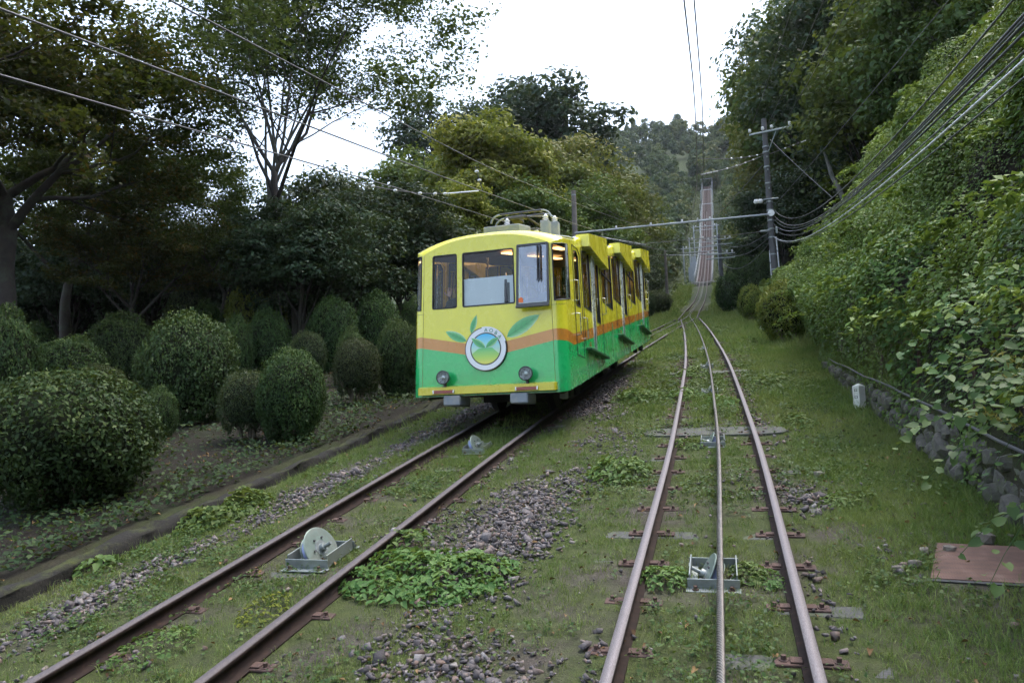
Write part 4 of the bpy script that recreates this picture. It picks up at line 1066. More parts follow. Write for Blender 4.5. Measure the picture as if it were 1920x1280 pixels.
def leaves6(C, Nrm, size, aspect=.7, r=None, rnd=None, fold=.15, heart=False):
    """pointed six-sided leaves, folded along the midrib"""
    r = r or rng; n = len(C); Nn = unit(Nrm); t = unit(np.cross(Nn, r.normal(size=(n, 3)))); b = np.cross(Nn, t)
    s = np.broadcast_to(np.asarray(size, float), (n,))[:, None]; rn = r.random(n) if rnd is None else rnd
    o = [(-.45, 0, -.02), (-.52 if heart else -.3, .36, fold), (-.1, .5, fold), (.25, .3, fold*.4), (.55, 0, -.12), (.25, -.3, fold*.4), (-.1, -.5, fold), (-.52 if heart else -.3, -.36, fold)]
    V = np.stack([C+t*s*a+b*s*aspect*q+Nn*s*w for a, q, w in o], 1).reshape(-1, 3)
    i = np.arange(n)[:, None]*8
    F = np.concatenate([i+np.array([[0, 1, 2, 4]])*1, i+np.array([[2, 3, 4, 4]])[:, :4]*1]) if False else np.concatenate([i+np.array([[0, 4, 2, 1]]), i+np.array([[0, 7, 6, 4]]), i+np.array([[4, 3, 2, 2]])[:, [0, 1, 2, 2]], ]) if False else np.concatenate([i+np.array([[0, 3, 2, 1]]), i+np.array([[0, 7, 6, 5]]), i+np.array([[0, 5, 4, 3]])])
    return V, F, np.repeat(rn, 8)
def cat(parts):
    V = []; F = []; R = []; n = 0
    for p in parts:
        V.append(p[0]); F.append(p[1]+n); n += len(p[0]); R.append(p[2] if len(p) > 2 else np.zeros(len(p[0])))
    return np.concatenate(V), np.concatenate(F), np.concatenate(R)

def branchy(seed, H=9.0, fork=.25, nst=4, spread=.9, levels=3, nchild=(5, 5, 4), r0=.22, leaf=.1, nl=14, flat=.35, up=.25, lean=(0, 0), blen=.5, cl=.32, trunk_h=None, wob=.12, shrink=.62):
    """open-grown tree: trunk, forking limbs, twigs with leaf sprays. Returns (trunk arrays, leaf arrays)"""
    r = np.random.default_rng(seed); tubes = []; tips = []
    def br(p, d, L, rad, lev, ns):
        pts = [p]; dd = d/np.linalg.norm(d); q = p.copy(); rr = [rad]
        for i in range(ns):
            dd = dd+r.normal(0, wob, 3)+np.array((0, 0, up*.12 if lev > 0 else .03)); dd /= np.linalg.norm(dd)
            q = q+dd*L/ns; pts.append(q.copy()); rr.append(rad*(1-(i+1)/ns*(.75 if lev > 0 else .45)))
        tubes.append((pts, rr, (8, 6, 4, 3, 3)[min(lev, 4)]))
        return pts, rr, dd
    th = trunk_h or H*fork
    p0 = np.array((0, 0, -.3)); d0 = np.array((lean[0], lean[1], 1.0))
    pts, rr, dd = br(p0, d0, th+.3, r0, 0, 6)
    def rec(p, d, L, rad, lev):
        ns = 6 if lev < 3 else 4
        pts, rr, dd = br(p, d, L, rad, lev, ns)
        if lev >= levels:
            for f in np.linspace(.25, 1, 4): 
                i = f*ns; a = int(min(i, ns-1)); tips.append(pts[a]+(pts[a+1]-pts[a])*(i-a))
            return
        if lev >= levels-1: tips.append(pts[-1])
        k = nchild[min(lev, len(nchild)-1)]
        for c in range(k):
            f = .25+.75*(c+r.random()*.8)/k; i = min(int(f*ns), ns-1); b = pts[i]+(pts[i+1]-pts[i])*(f*ns-i)
            ax = unit(r.normal(size=(1, 3)))[0]; T_ = (pts[i+1]-pts[i]); T_ /= np.linalg.norm(T_)
            side = np.cross(T_, ax); side /= np.linalg.norm(side); side[2] *= .45
            rec(b, T_*.75+side*(.65+.45*r.random()), L*shrink*(.75+.5*r.random()), rr[i]*.6, lev+1)
    for s in range(nst):
        a = 2*pi*(s+r.random()*.7)/nst; d = np.array((cos(a)*spread, sin(a)*spread, 1.0-.25*r.random()))
        rec(pts[-1-(s % 2)], d+dd*.3, H*blen*(.8+.4*r.random()), rr[-1]*.75, 1)
    A = [tube_arrays(p, q, n) for p, q, n in tubes]
    tips = np.array(tips); n = len(tips)*nl
    C = np.repeat(tips, nl, 0)+r.normal(size=(n, 3))*np.array((cl, cl, cl*flat))
    Nn = r.normal(size=(n, 3))*.55+np.array((0, 0, 1.0))
    clr = np.clip(np.repeat(r.normal(.45, .16, len(tips)), nl)+r.normal(0, .17, n), 0, 1)
    lv = leaves(C, Nn, leaf*r.uniform(.6, 1.25, n), .6, r, rnd=clr)
    return cat(A), lv

def clumpy(seed, H=9.0, R=3.2, z0=.25, nclump=70, per=260, leaf=.2, flat=.55, rt=.2, shape=1.0, limbs=True, aspect=.6, cr=(.2, .36), jit=.55, conic=0.0):
    """closed forest tree: crown of many leafy clumps round limbs"""
    r = np.random.default_rng(seed); tubes = []
    zc = (H*z0+H)/2; rz = (H-H*z0)/2
    u = unit(r.normal(size=(nclump, 3))); rad = r.random(nclump)**.38
    C = u*rad[:, None]*np.array((R, R, rz))*(.82); C[:, 2] += zc
    if conic: C[:, :2] *= (1-conic*np.clip((C[:, 2:3]-H*z0)/(H-H*z0), 0, 1))
    C[:, 2] += r.normal(0, .02*H, nclump)
    cr_ = R*r.uniform(*cr, nclump)
    top = np.array((r.normal(0, .1)*R, r.normal(0, .1)*R, H*.88))
    trunk = [np.array((0, 0, -.4)), np.array((r.normal(0, .04)*R, r.normal(0, .04)*R, H*z0)), top*np.array((.6, .6, .7)), top]
    tt = np.linspace(0, 3, 10); tp = np.array([[np.interp(t, range(4), [p[k] for p in trunk]) for k in range(3)] for t in tt])
    tubes.append((tp, np.linspace(rt, rt*.12, 10), 7))
    if limbs:
        for k in range(0, nclump, 2):
            f = np.clip((C[k][2]-.25*R-H*z0*.8)/(H*.9), .1, .85); b = np.array([np.interp(f*3, range(4), [p[j] for p in trunk]) for j in range(3)])
            m_ = (b+C[k])/2+np.array((0, 0, -.06*R))+r.normal(0, .04*R, 3)
            tubes.append(([b, m_, C[k]], [rt*.3, rt*.18, rt*.05], 4))
    n = nclump*per
    d = r.normal(size=(n, 3)); d[:, 2] = d[:, 2]*.8+.35; d = unit(d)
    rr = np.repeat(cr_, per)[:, None]*(1-jit*r.random((n, 1))**1.7)
    L = np.repeat(C, per, 0)+d*rr*np.array((1, 1, flat))
    L += r.normal(0, .04*R*.5, (n, 3))
    Nn = d*.7+np.array((0, 0, .5))+r.normal(size=(n, 3))*.5
    cv = np.clip(np.repeat(r.normal(.45, .15, nclump), per)+.18*d[:, 2]+r.normal(0, .16, n), 0, 1)
    lv = leaves(L, Nn, leaf*r.uniform(.6, 1.3, n), aspect, r, rnd=cv)
    return cat([tube_arrays(p, q, m) for p, q, m in tubes]), lv

TREES = {}
def variant(key, tr, lv, leafm, barkm='bark'):
    TREES[key] = (bulk_mesh('trunk', tr[0], tr[1], MAT[barkm], smooth=True), bulk_mesh('crown', lv[0], lv[1], MAT[leafm], rnd=lv[2]))
def tree(key, name, label, X, Y, sc=1.0, rz=0.0, group=None, sz=None, z=None, tilt=(0, 0), cat_='tree'):
    o = empty(name, (X, Y, float(G(X, Y)) if z is None else z), rz, label, cat_, group)
    o.rotation_euler = (tilt[0], tilt[1], rz); o.scale = (sc, sc, sz or sc)
    t, c = TREES[key]; obj('trunk', t, o); obj('crown', c, o); return o

def shrub_variant(key, seed, leafm, n=9000, leaf=.05, stems=6, lump=.12, low=-.97, cz=.76):
    r = np.random.default_rng(seed)
    # unit dome: radius 1, height about 1.5 (centre at .85)
    d = unit(r.normal(size=(n, 3))); keep = d[:, 2] > low; d = d[keep]; n = len(d)
    lumps = 1+lump*(vnoise(d[:, 0]*3+9, d[:, 1]*3+d[:, 2]*2.3, seed)+.6*vnoise(d[:, 0]*7+d[:, 2]*5, d[:, 1]*7, seed+1))
    rad = lumps*(1-.16*r.random(n)**2)
    sp = (r.random(n) > .9) & (vnoise(d[:, 0]*6+3, d[:, 1]*6+d[:, 2]*4, seed+8) > -.1); rad[sp] += r.uniform(.02, .13, sp.sum())
    C = d*rad[:, None]*np.array((1, 1, .8)); C[:, 2] += cz
    Nn = d*.8+r.normal(size=(n, 3))*.6+np.array((0, 0, .25))
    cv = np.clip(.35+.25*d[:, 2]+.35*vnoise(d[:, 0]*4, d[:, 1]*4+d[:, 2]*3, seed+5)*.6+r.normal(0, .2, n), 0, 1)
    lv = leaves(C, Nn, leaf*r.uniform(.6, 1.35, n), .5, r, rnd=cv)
    tubes = []
    for s in range(stems):
        a = r.random()*6.28; q = r.uniform(.3, .75)
        tubes.append(([np.array((cos(a)*.12, sin(a)*.12, -.25)), np.array((cos(a)*q*.5, sin(a)*q*.5, .25)), np.array((cos(a)*q, sin(a)*q, .7))], [.045, .03, .015], 5))
        for b in range(2):
            a2 = a+r.normal(0, .5); tubes.append(([np.array((cos(a)*q*.5, sin(a)*q*.5, .25)), np.array((cos(a2)*.8, sin(a2)*.8, .55))], [.02, .01], 4))
    tr = cat([tube_arrays(*t) for t in tubes])
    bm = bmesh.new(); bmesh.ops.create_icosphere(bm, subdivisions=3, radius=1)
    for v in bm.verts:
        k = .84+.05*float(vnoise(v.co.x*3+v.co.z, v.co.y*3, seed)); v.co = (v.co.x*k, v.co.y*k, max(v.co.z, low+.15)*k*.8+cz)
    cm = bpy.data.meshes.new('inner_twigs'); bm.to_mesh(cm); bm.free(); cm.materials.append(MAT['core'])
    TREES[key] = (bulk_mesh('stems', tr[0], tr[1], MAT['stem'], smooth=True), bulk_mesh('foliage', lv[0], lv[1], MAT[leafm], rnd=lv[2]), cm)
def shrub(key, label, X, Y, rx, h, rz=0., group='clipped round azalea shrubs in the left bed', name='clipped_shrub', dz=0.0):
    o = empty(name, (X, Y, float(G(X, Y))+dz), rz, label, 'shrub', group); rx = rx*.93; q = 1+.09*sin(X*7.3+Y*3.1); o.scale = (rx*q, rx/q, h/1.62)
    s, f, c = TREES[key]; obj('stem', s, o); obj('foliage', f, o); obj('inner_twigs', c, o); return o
# ------------------------------------------------------------------ clipped shrubs of the left bed
shrub_variant('az1', 1, 'leaf_azalea', 15000, .062); shrub_variant('az2', 2, 'leaf_azalea', 12000, .07, lump=.15); shrub_variant('az3', 3, 'leaf_azalea', 11000, .07, lump=.1)
shrub_variant('azd', 4, 'leaf_azalea_dry', 9000, .065, 10, .08, -.8, .84); shrub_variant('azy', 5, 'leaf_azalea_yellow', 10000, .08, 10, .16, -.85, .84)
def shrub_px(key, px, base, wpx, top, Y, label, rz):
    """px: centre column, base/top rows, wpx: width in the photo, Y: metres up the line"""
    c = at(px, (base+top)/2, Y); d = float((c-CAMP)@_f); X = float(c[0]); rx = wpx/2*d/FPX
    zt = float(at(px, top, Y)[2]); g = float(G(X, Y)); shrub(key, label, X, Y, rx, max(zt-g, .8), rz)
for a in [
 ('az1', 128, 960, 330, 690, 7.6, 'largest dark clipped shrub, nearest the camera at the left edge of the bed', .3),
 ('az2', 10, 800, 130, 575, 12.5, 'tall dark shrub cut by the left picture edge behind the largest shrub', 1.2),
 ('az3', 130, 770, 138, 625, 15.0, 'squat dome shrub behind the largest shrub, left of the broad round one', 2.2),
 ('az2', 232, 730, 124, 586, 19.5, 'dark dome shrub standing behind between the squat dome and the broad round one', .7),
 ('az1', 355, 790, 186, 584, 13.1, 'broad round shrub in the middle of the bed', 2.9),
 ('az3', 384, 660, 84, 562, 24.0, 'low dome showing just over the top of the broad round shrub', .1),
 ('azd', 360, 640, 108, 535, 28.0, 'flat dark dome shrub at the back of the bed under the trees', 1.8),
 ('azy', 482, 660, 118, 514, 27.0, 'yellowish loose shrub with bare stems at the back of the bed', .4),
 ('az2', 500, 690, 90, 579, 22.0, 'round shrub raised on bare stems behind the front pair', 3.5),
 ('azd', 466, 815, 108, 694, 11.4, 'thin brownish shrub leaning on the glossy round shrub near the kerb', .9),
 ('az1', 548, 815, 136, 650, 11.3, 'glossy round shrub close to the kerb', 1.5),
 ('azd', 576, 710, 72, 621, 20.0, 'small brownish dome shrub above the glossy round shrub', 2.0),
 ('az1', 625, 680, 104, 555, 23.0, 'leafy light green ball shrub in the rear row', 2.5),
 ('az2', 556, 660, 64, 566, 29.0, 'small dark dome shrub left of the light green ball', .2),
 ('az3', 620, 640, 86, 538, 31.0, 'rearmost dome peeping over the light green ball shrub', 1.0),
 ('az2', 706, 670, 86, 545, 25.0, 'dark dome shrub in the rear row nearest the car', 3.0),
 ('azd', 670, 752, 92, 634, 15.3, 'small ball shrub on several thin bare stems near the kerb', 1.1),
 ('az1', 748, 740, 92, 597, 16.3, 'upright green shrub partly hidden by the front of the car', 2.7),
 ('az3', 775, 640, 60, 553, 26.0, 'little round shrub just left of the car roof corner window', .6),
 ('azd', 190, 760, 110, 684, 13.5, 'flat brownish shrub behind the top of the largest shrub', 2.1),
 ('az2', 445, 700, 60, 590, 20.5, 'narrow leafy shrub squeezed right of the broad round one', 1.9),
('az3', 300, 690, 80, 600, 24.0, 'small dome shrub between the dark dome and the broad round shrub', .3),
 ('az1', 415, 700, 66, 628, 17.5, 'small round shrub tucked against the right side of the broad round one', 1.3),
 ('az2', 660, 690, 64, 612, 19.0, 'small dark ball in the middle row below the light green ball', .9),
 ('az3', 60, 690, 100, 600, 20.0, 'dark dome at the back left behind the squat dome shrub', 2.7),
 ('az1', 735, 690, 56, 610, 21.0, 'small round shrub behind the upright green shrub', .5),
 ('az2', 300, 800, 70, 722, 11.5, 'low shrub in the shade between the largest shrub and the broad round one', 1.7),
]: shrub_px(*a)
# hedges beside the line at right
for (px, base, w, top, Y, key, label, rz) in [
 (1478, 640, 118, 528, 27.0, 'azy', 'bright yellow green clipped hedge bush below the dark utility pole', .5),
 (1412, 600, 56, 535, 41.0, 'azy', 'smaller bright green bush left of the bright hedge bush', 1.5),
 (1370, 580, 60, 510, 56.0, 'az3', 'dark round shrub beside the foot of the twin poles', .2),
 (1395, 560, 60, 480, 60.0, 'az2', 'dark shrub on the slope left of the utility pole', 2.2),
 (1440, 560, 70, 470, 55.0, 'az1', 'dark dome shrub directly behind the utility pole foot', 1.2),
 (1232, 590, 60, 545, 62.0, 'az2', 'dark shrub behind the rear end of the car', 2.4),
 (1205, 600, 50, 540, 55.0, 'az3', 'low dark shrub hidden partly by the car tail', 1.4)]:
    c = at(px, base, Y); X = float(c[0]); d = float((c-CAMP)@_f); rx = w/2*d/FPX; zt = float(at(px, top, Y)[2]); g = float(G(X, Y))
    shrub(key, label, X, Y, rx, max(zt-g, .9), rz, 'clipped shrubs beside the upper line')

# ------------------------------------------------------------------ trees
tr, lv = branchy(21, H=10.5, nst=5, spread=1.15, levels=4, nchild=(4, 4, 4, 3), r0=.36, leaf=.16, nl=44, flat=.2, blen=.46, cl=.27, trunk_h=6.0, up=.5); variant('maple_big', tr, lv, 'leaf_maple_red')
tr, lv = branchy(33, H=13, nst=8, spread=.34, levels=4, nchild=(5, 4, 4, 3), r0=.15, leaf=.16, nl=17, flat=.4, blen=.5, cl=.24, trunk_h=7.4, up=.35, wob=.07); variant('zelkova', tr, lv, 'leaf_zelkova', 'bark_pale')
tr, lv = branchy(47, H=11, nst=4, spread=.8, levels=4, nchild=(4, 4, 4, 3), r0=.16, leaf=.16, nl=24, flat=.34, blen=.5, cl=.26, trunk_h=6.2, lean=(.28, 0), up=.3); variant('leaner', tr, lv, 'leaf_zelkova')
tr, lv = branchy(52, H=7, nst=5, spread=1.5, levels=4, nchild=(4, 4, 3, 3), r0=.2, leaf=.14, nl=40, flat=.17, blen=.5, cl=.27, trunk_h=3.6, up=.1); variant('maple_low', tr, lv, 'leaf_maple'); TREES['maple_red_low'] = (TREES['maple_low'][0], bulk_mesh('crown', lv[0], lv[1], MAT['leaf_maple_red'], rnd=lv[2]))
tr, lv = clumpy(61, 9, 3.6, .22, 80, 300, .19, .42, .2); variant('dark', tr, lv, 'leaf_dark')
tr, lv = clumpy(62, 9, 3.8, .15, 90, 280, .2, .5, .22); variant('dark2', tr, lv, 'leaf_dark')
tr, lv = clumpy(63, 9, 3.4, .2, 85, 260, .2, .4, .2, conic=.35); variant('lime', tr, lv, 'leaf_lime')
tr, lv = clumpy(64, 9, 3.6, .15, 95, 260, .2, .5, .2); variant('olive', tr, lv, 'leaf_olive')
tr, lv = clumpy(65, 9, 3.4, .12, 90, 260, .2, .6, .2); variant('olive2', tr, lv, 'leaf_maple')
tr, lv = clumpy(66, 10, 2.6, .45, 34, 260, .2, .5, .2, cr=(.22, .4)); variant('pine', tr, lv, 'leaf_pine')
tr, lv = clumpy(67, 10, 2.4, .15, 60, 240, .22, .7, .2, conic=.85); variant('conifer', tr, lv, 'leaf_pine')

def tree_px(key, px, top, Y, h0, label, rz, name='tree', wide=1.0, group=None, tilt=(0, 0), dx=0):
    """column px and top row in the photo, Y metres up the line; h0 height of the variant"""
    p = at(px, top, Y); X = float(p[0])+dx; g = float(G(X, Y)); s = max((float(p[2])-g)/h0, .3)
    if Y > 44:                      # crowns keep clear of the line
        need = 3.7*s*wide+2.2; m0 = float(mid(Y))
        if abs(X-m0) < need:
            X = m0+math.copysign(need, X-m0 if px > 1325 or px < 1290 else px-1310); s = max((float(p[2])-float(G(X, Y)))/h0, .3)
    return tree(key, name, label, X, Y, s*wide, rz, group, s, tilt=tilt)
p = at(45, 560, 17); X = float(p[0])
tree('maple_big', 'maple_tree', 'big maple with rusty brown leaves and dark trunk at the left edge', X, 17, 1.1, 2.2)
p = at(-230, 500, 13); tree('maple_big', 'maple_tree', 'dark maple beyond the left edge, its boughs hanging into the top left corner', float(p[0]), 13, 1.15, 3.4)
p = at(475, 560, 27); tree('zelkova', 'zelkova_tree', 'tall pale barked tree with several upright stems', float(p[0]), 27, 1.15, .9)
p = at(545, 560, 25); tree('leaner', 'leaning_tree', 'open crowned tree leaning right beside the pale barked tree', float(p[0]), 25, 1.25, 0.0)
p = at(425, 560, 27); tree('maple_low', 'maple_tree', 'low spreading green maple over the middle of the shrub bed', float(p[0]), 27, .85, 1.0)
p = at(130, 560, 24); tree('maple_low', 'maple_tree', 'low maple with drooping sprays right of the big maple trunk', float(p[0]), 24, 1.35, 2.6)
p = at(190, 560, 31); tree('maple_big', 'maple_tree', 'rusty maple standing between the big maple and the pale barked tree', float(p[0]), 31, 1.05, 4.6)
p = at(250, 560, 22); tree('maple_red_low', 'maple_tree', 'small reddish maple with hanging boughs over the back shrubs', float(p[0]), 22, .75, 5.2)
for a in [
 ('dark', 570, 345, 24, 9, 'dark green maple behind the shrubs right of the pale barked tree', .4, 'maple_tree', 1.1),
 ('dark2', 660, 300, 36, 9, 'dark blue green tree left of the car', 1.4, 'forest_tree', 1.15),
 ('dark', 745, 330, 31, 9, 'dark low branching tree just above the car roof at left', 2.6, 'forest_tree', 1.2),
 ('dark2', 300, 385, 30, 9, 'dark tree behind the shrub bed between the two left trunks', 3.6, 'forest_tree', 1.2),
 ('dark', 150, 400, 28, 9, 'dark low tree filling the gap right of the big maple trunk', .1, 'forest_tree', 1.1),
 ('dark2', -40, 400, 27, 9, 'dark tree behind the trunk of the big maple at the left edge', 5.1, 'forest_tree', 1.2),
 ('dark2', 455, 400, 30, 9, 'dark tree standing behind the low green maple', 2.2, 'forest_tree', 1.2),
 ('dark2', 55, 440, 33, 9, 'dark understorey tree far behind the big maple trunk', 1.0, 'forest_tree', 1.5),
 ('dark', 235, 420, 35, 9, 'dark understorey tree at the back of the bed left of centre', 3.0, 'forest_tree', 1.5),
 ('dark2', 640, 360, 27, 9, 'dark bushy tree between the leaning tree and the car', 5.5, 'forest_tree', 1.1),
 ('lime', 915, 185, 44, 9, 'yellow green maple standing tallest behind the car', .3, 'maple_tree', 1.0),
 ('lime', 850, 320, 38, 9, 'lower yellow green maple left of the tallest one behind the car', 1.9, 'maple_tree', 1.05),
 ('olive2', 800, 260, 52, 9, 'dark green round tree behind the yellow green maples', .8, 'forest_tree', 1.1),
 ('olive2', 985, 330, 42, 9, 'broad green maple right above the pantograph', 2.4, 'maple_tree', 1.15),
 ('olive', 1040, 235, 58, 9, 'olive green tree below the tall pine', 3.1, 'forest_tree', 1.05),
 ('pine', 1030, 115, 74, 10, 'tall pine with layered crown rising over the trees', .6, 'pine_tree', 1.3),
 ('pine', 815, 165, 66, 10, 'small thin pine showing over the treetops left of the tall pine', 2.0, 'pine_tree', .9),
 ('pine', 935, 150, 78, 10, 'pine standing left behind the tall pine', 4.0, 'pine_tree', 1.1),
 ('olive', 1165, 285, 56, 9, 'large olive maple over the rear half of the car', 4.2, 'maple_tree', 1.2),
 ('olive2', 1100, 330, 48, 9, 'green maple over the middle door hood of the car', 5.0, 'maple_tree', 1.1),
 ('olive', 1245, 290, 78, 9, 'olive tree left of the red viaduct', 1.2, 'forest_tree', 1.2),
 ('olive2', 1270, 330, 100, 9, 'green tree close by the left side of the viaduct', 2.9, 'forest_tree', 1.3),
 ('dark2', 1225, 430, 70, 9, 'dark tree behind the tail of the car', .9, 'forest_tree', 1.4),
 ('dark', 1150, 430, 58, 9, 'dark tree right behind the car roof', 2.0, 'forest_tree', 1.6),
 ('dark2', 1060, 420, 50, 9, 'dark tree behind the front roof of the car', 3.4, 'forest_tree', 1.6),
 ('dark', 890, 420, 34, 9, 'dark low tree right behind the front of the car', 4.4, 'forest_tree', 1.5),
 ('conifer', 1140, 225, 110, 10, 'dark pointed conifer on the far skyline right of the tall pine', .2, 'conifer_tree', 1.3),
]: tree_px(*a)
for a in [
 ('olive', 1432, 90, 74, 9, 'olive green tree rising behind the crossarm of the utility pole', .7, 'forest_tree', .95),
 ('olive2', 1500, -60, 62, 9, 'tall green tree on the slope right of the utility pole top', 1.7, 'forest_tree', .95),
 ('dark', 1590, -120, 52, 9, 'darkest tall tree in the middle of the right slope', 2.8, 'forest_tree', 1.0),
 ('olive2', 1660, -60, 40, 9, 'green tree with spreading boughs above the right bank', 3.9, 'forest_tree', 1.0),
 ('dark2', 1560, 250, 50, 9, 'dark tree low on the right slope behind the wires', 4.6, 'forest_tree', 1.2),
 ('olive', 1400, 200, 92, 9, 'olive tree overhanging the right side of the viaduct', 5.3, 'forest_tree', 1.1),
 ('olive2', 1375, 160, 120, 9, 'far green tree at the right edge of the sky gap', .9, 'forest_tree', 1.1),
 ('dark', 1455, 330, 66, 9, 'dark tree directly behind the foot of the utility pole', 2.0, 'forest_tree', 1.2),
 ('olive', 1430, 20, 100, 9, 'tall olive tree on the right skyline', 3.0, 'forest_tree', .9),
 ('dark2', 1400, 440, 70, 9, 'low dark tree between the utility pole and the viaduct', 1.1, 'forest_tree', 1.5),
 ('olive2', 1760, -160, 34, 9, 'bright leafy tree at the top right above the bank', 1.3, 'forest_tree', .9),
 ('dark2', 1690, 60, 44, 9, 'dark tree trunked behind the bright bank foliage', .5, 'forest_tree', 1.1),
]: tree_px(*a)
# leaning trunk on the right slope
mb = MB(); q0 = at(1596, 425, 37); q1 = at(1560, 330, 38); q2 = at(1545, 285, 39)
mb.tube([q0-np.array((-.3, 0, 2)), q0, (q0+q1)/2+np.array((.1, 0, .1)), q1, q2], [.17, .15, .13, .11, .05], 8)
TK = empty('bare_tree', tuple(q0-np.array((-.3, 0, 2))), 0, 'bare leaning brown trunk at the top of the right bank', 'tree')
o = mb.build('trunk', MAT['bark_pale'], TK, smooth=True); o.location = tuple(-np.array(TK.location))

# ------------------------------------------------------------------ far forest on the hills
def forest():
    r = np.random.default_rng(77); parts = []
    n = 0; pos = []
    while n < 420:
        Y = r.uniform(95, 360); X = r.uniform(-110, 110)
        if Y < 232 and abs(X-float(mid(Y))) < 6.5+(Y-95)*.012: continue
        if X < -20-(Y-95)*.25: continue
        if X > 22+(Y-95)*.25: continue
        pos.append((X, Y)); n += 1
    for Y in np.arange(62, 232, 3.2):      # a close row along each side of the clearing
        for sg in (-1, 1):
            if sg > 0 and Y < 84: continue
            pos.append((float(mid(Y))+sg*(r.uniform(6.2, 8.5)), float(Y)+r.uniform(-1, 1)))
    for Y in np.arange(236, 300, 5): pos += [(float(mid(Y))+r.normal(0, 2.5), float(Y)), (float(mid(Y))+r.normal(0, 5), float(Y)+2)]
    for X, Y in pos:
        h = r.uniform(7, 12); R = r.uniform(2.6, 4.2); con = r.random() < .3
        if abs(X-float(mid(Y))) < 9: h *= .72
        g = float(G(X, Y)); k = 22; per = 30
        u = unit(r.normal(size=(k, 3))); C = u*(r.random(k)**.4)[:, None]*np.array((R, R, h*.42))*.85; C[:, 2] += h*.55
        if con: C[:, :2] *= np.clip(1.15-(C[:, 2:3]/h), .12, 1)
        m_ = k*per; d = r.normal(size=(m_, 3)); d[:, 2] += .5; d = unit(d)
        L = np.repeat(C, per, 0)+d*R*r.uniform(.24, .38)*np.array((1, 1, .7))+np.array((X, Y, g))
        base = r.uniform(.15, .85) if not con else r.uniform(0, .2)
        cv = np.clip(base+np.repeat(r.normal(0, .1, k), per)+.12*d[:, 2]+r.normal(0, .12, m_), 0, 1)
        parts.append(leaves(L, d+r.normal(size=(m_, 3))*.4, 0.8*r.uniform(.6, 1.3, m_), .7, r, tri=True, rnd=cv))
    n = 16000; Y = r.uniform(62, 232, n); X = mid(Y)+np.where(r.random(n) < .5, -1, 1)*(1.9+r.random(n)*6)      # brambles along the clearing
    C = np.stack([X, Y, G(X, Y)+r.random(n)*np.interp(np.abs(X-mid(Y)), [1.9, 6], [.3, 1.6])], -1)
    k = (Y > 112) | (np.abs(X-mid(Y)) > 3.6); C = C[k]; n = len(C)
    parts.append(leaves(C, np.array((0, -.5, 1.0))+r.normal(size=(n, 3))*.5, .45*r.uniform(.6, 1.3, n), .7, r, tri=True, rnd=np.clip(r.normal(.5, .2, n), 0, 1)))
    V, F, R_ = cat(parts)
    m = leafmat('leaf_far', [(0, (0.025, 0.05, 0.032)), (.35, (0.045, 0.075, 0.035)), (.7, (0.08, 0.1, 0.04)), (1, (0.13, 0.13, 0.05))], .25, .7, .05)
    tag(obj('far_forest', bulk_mesh('far_forest', V, F, m, rnd=R_)), 'wooded hills on both sides of the upper line', 'forest', kind='stuff')
forest()

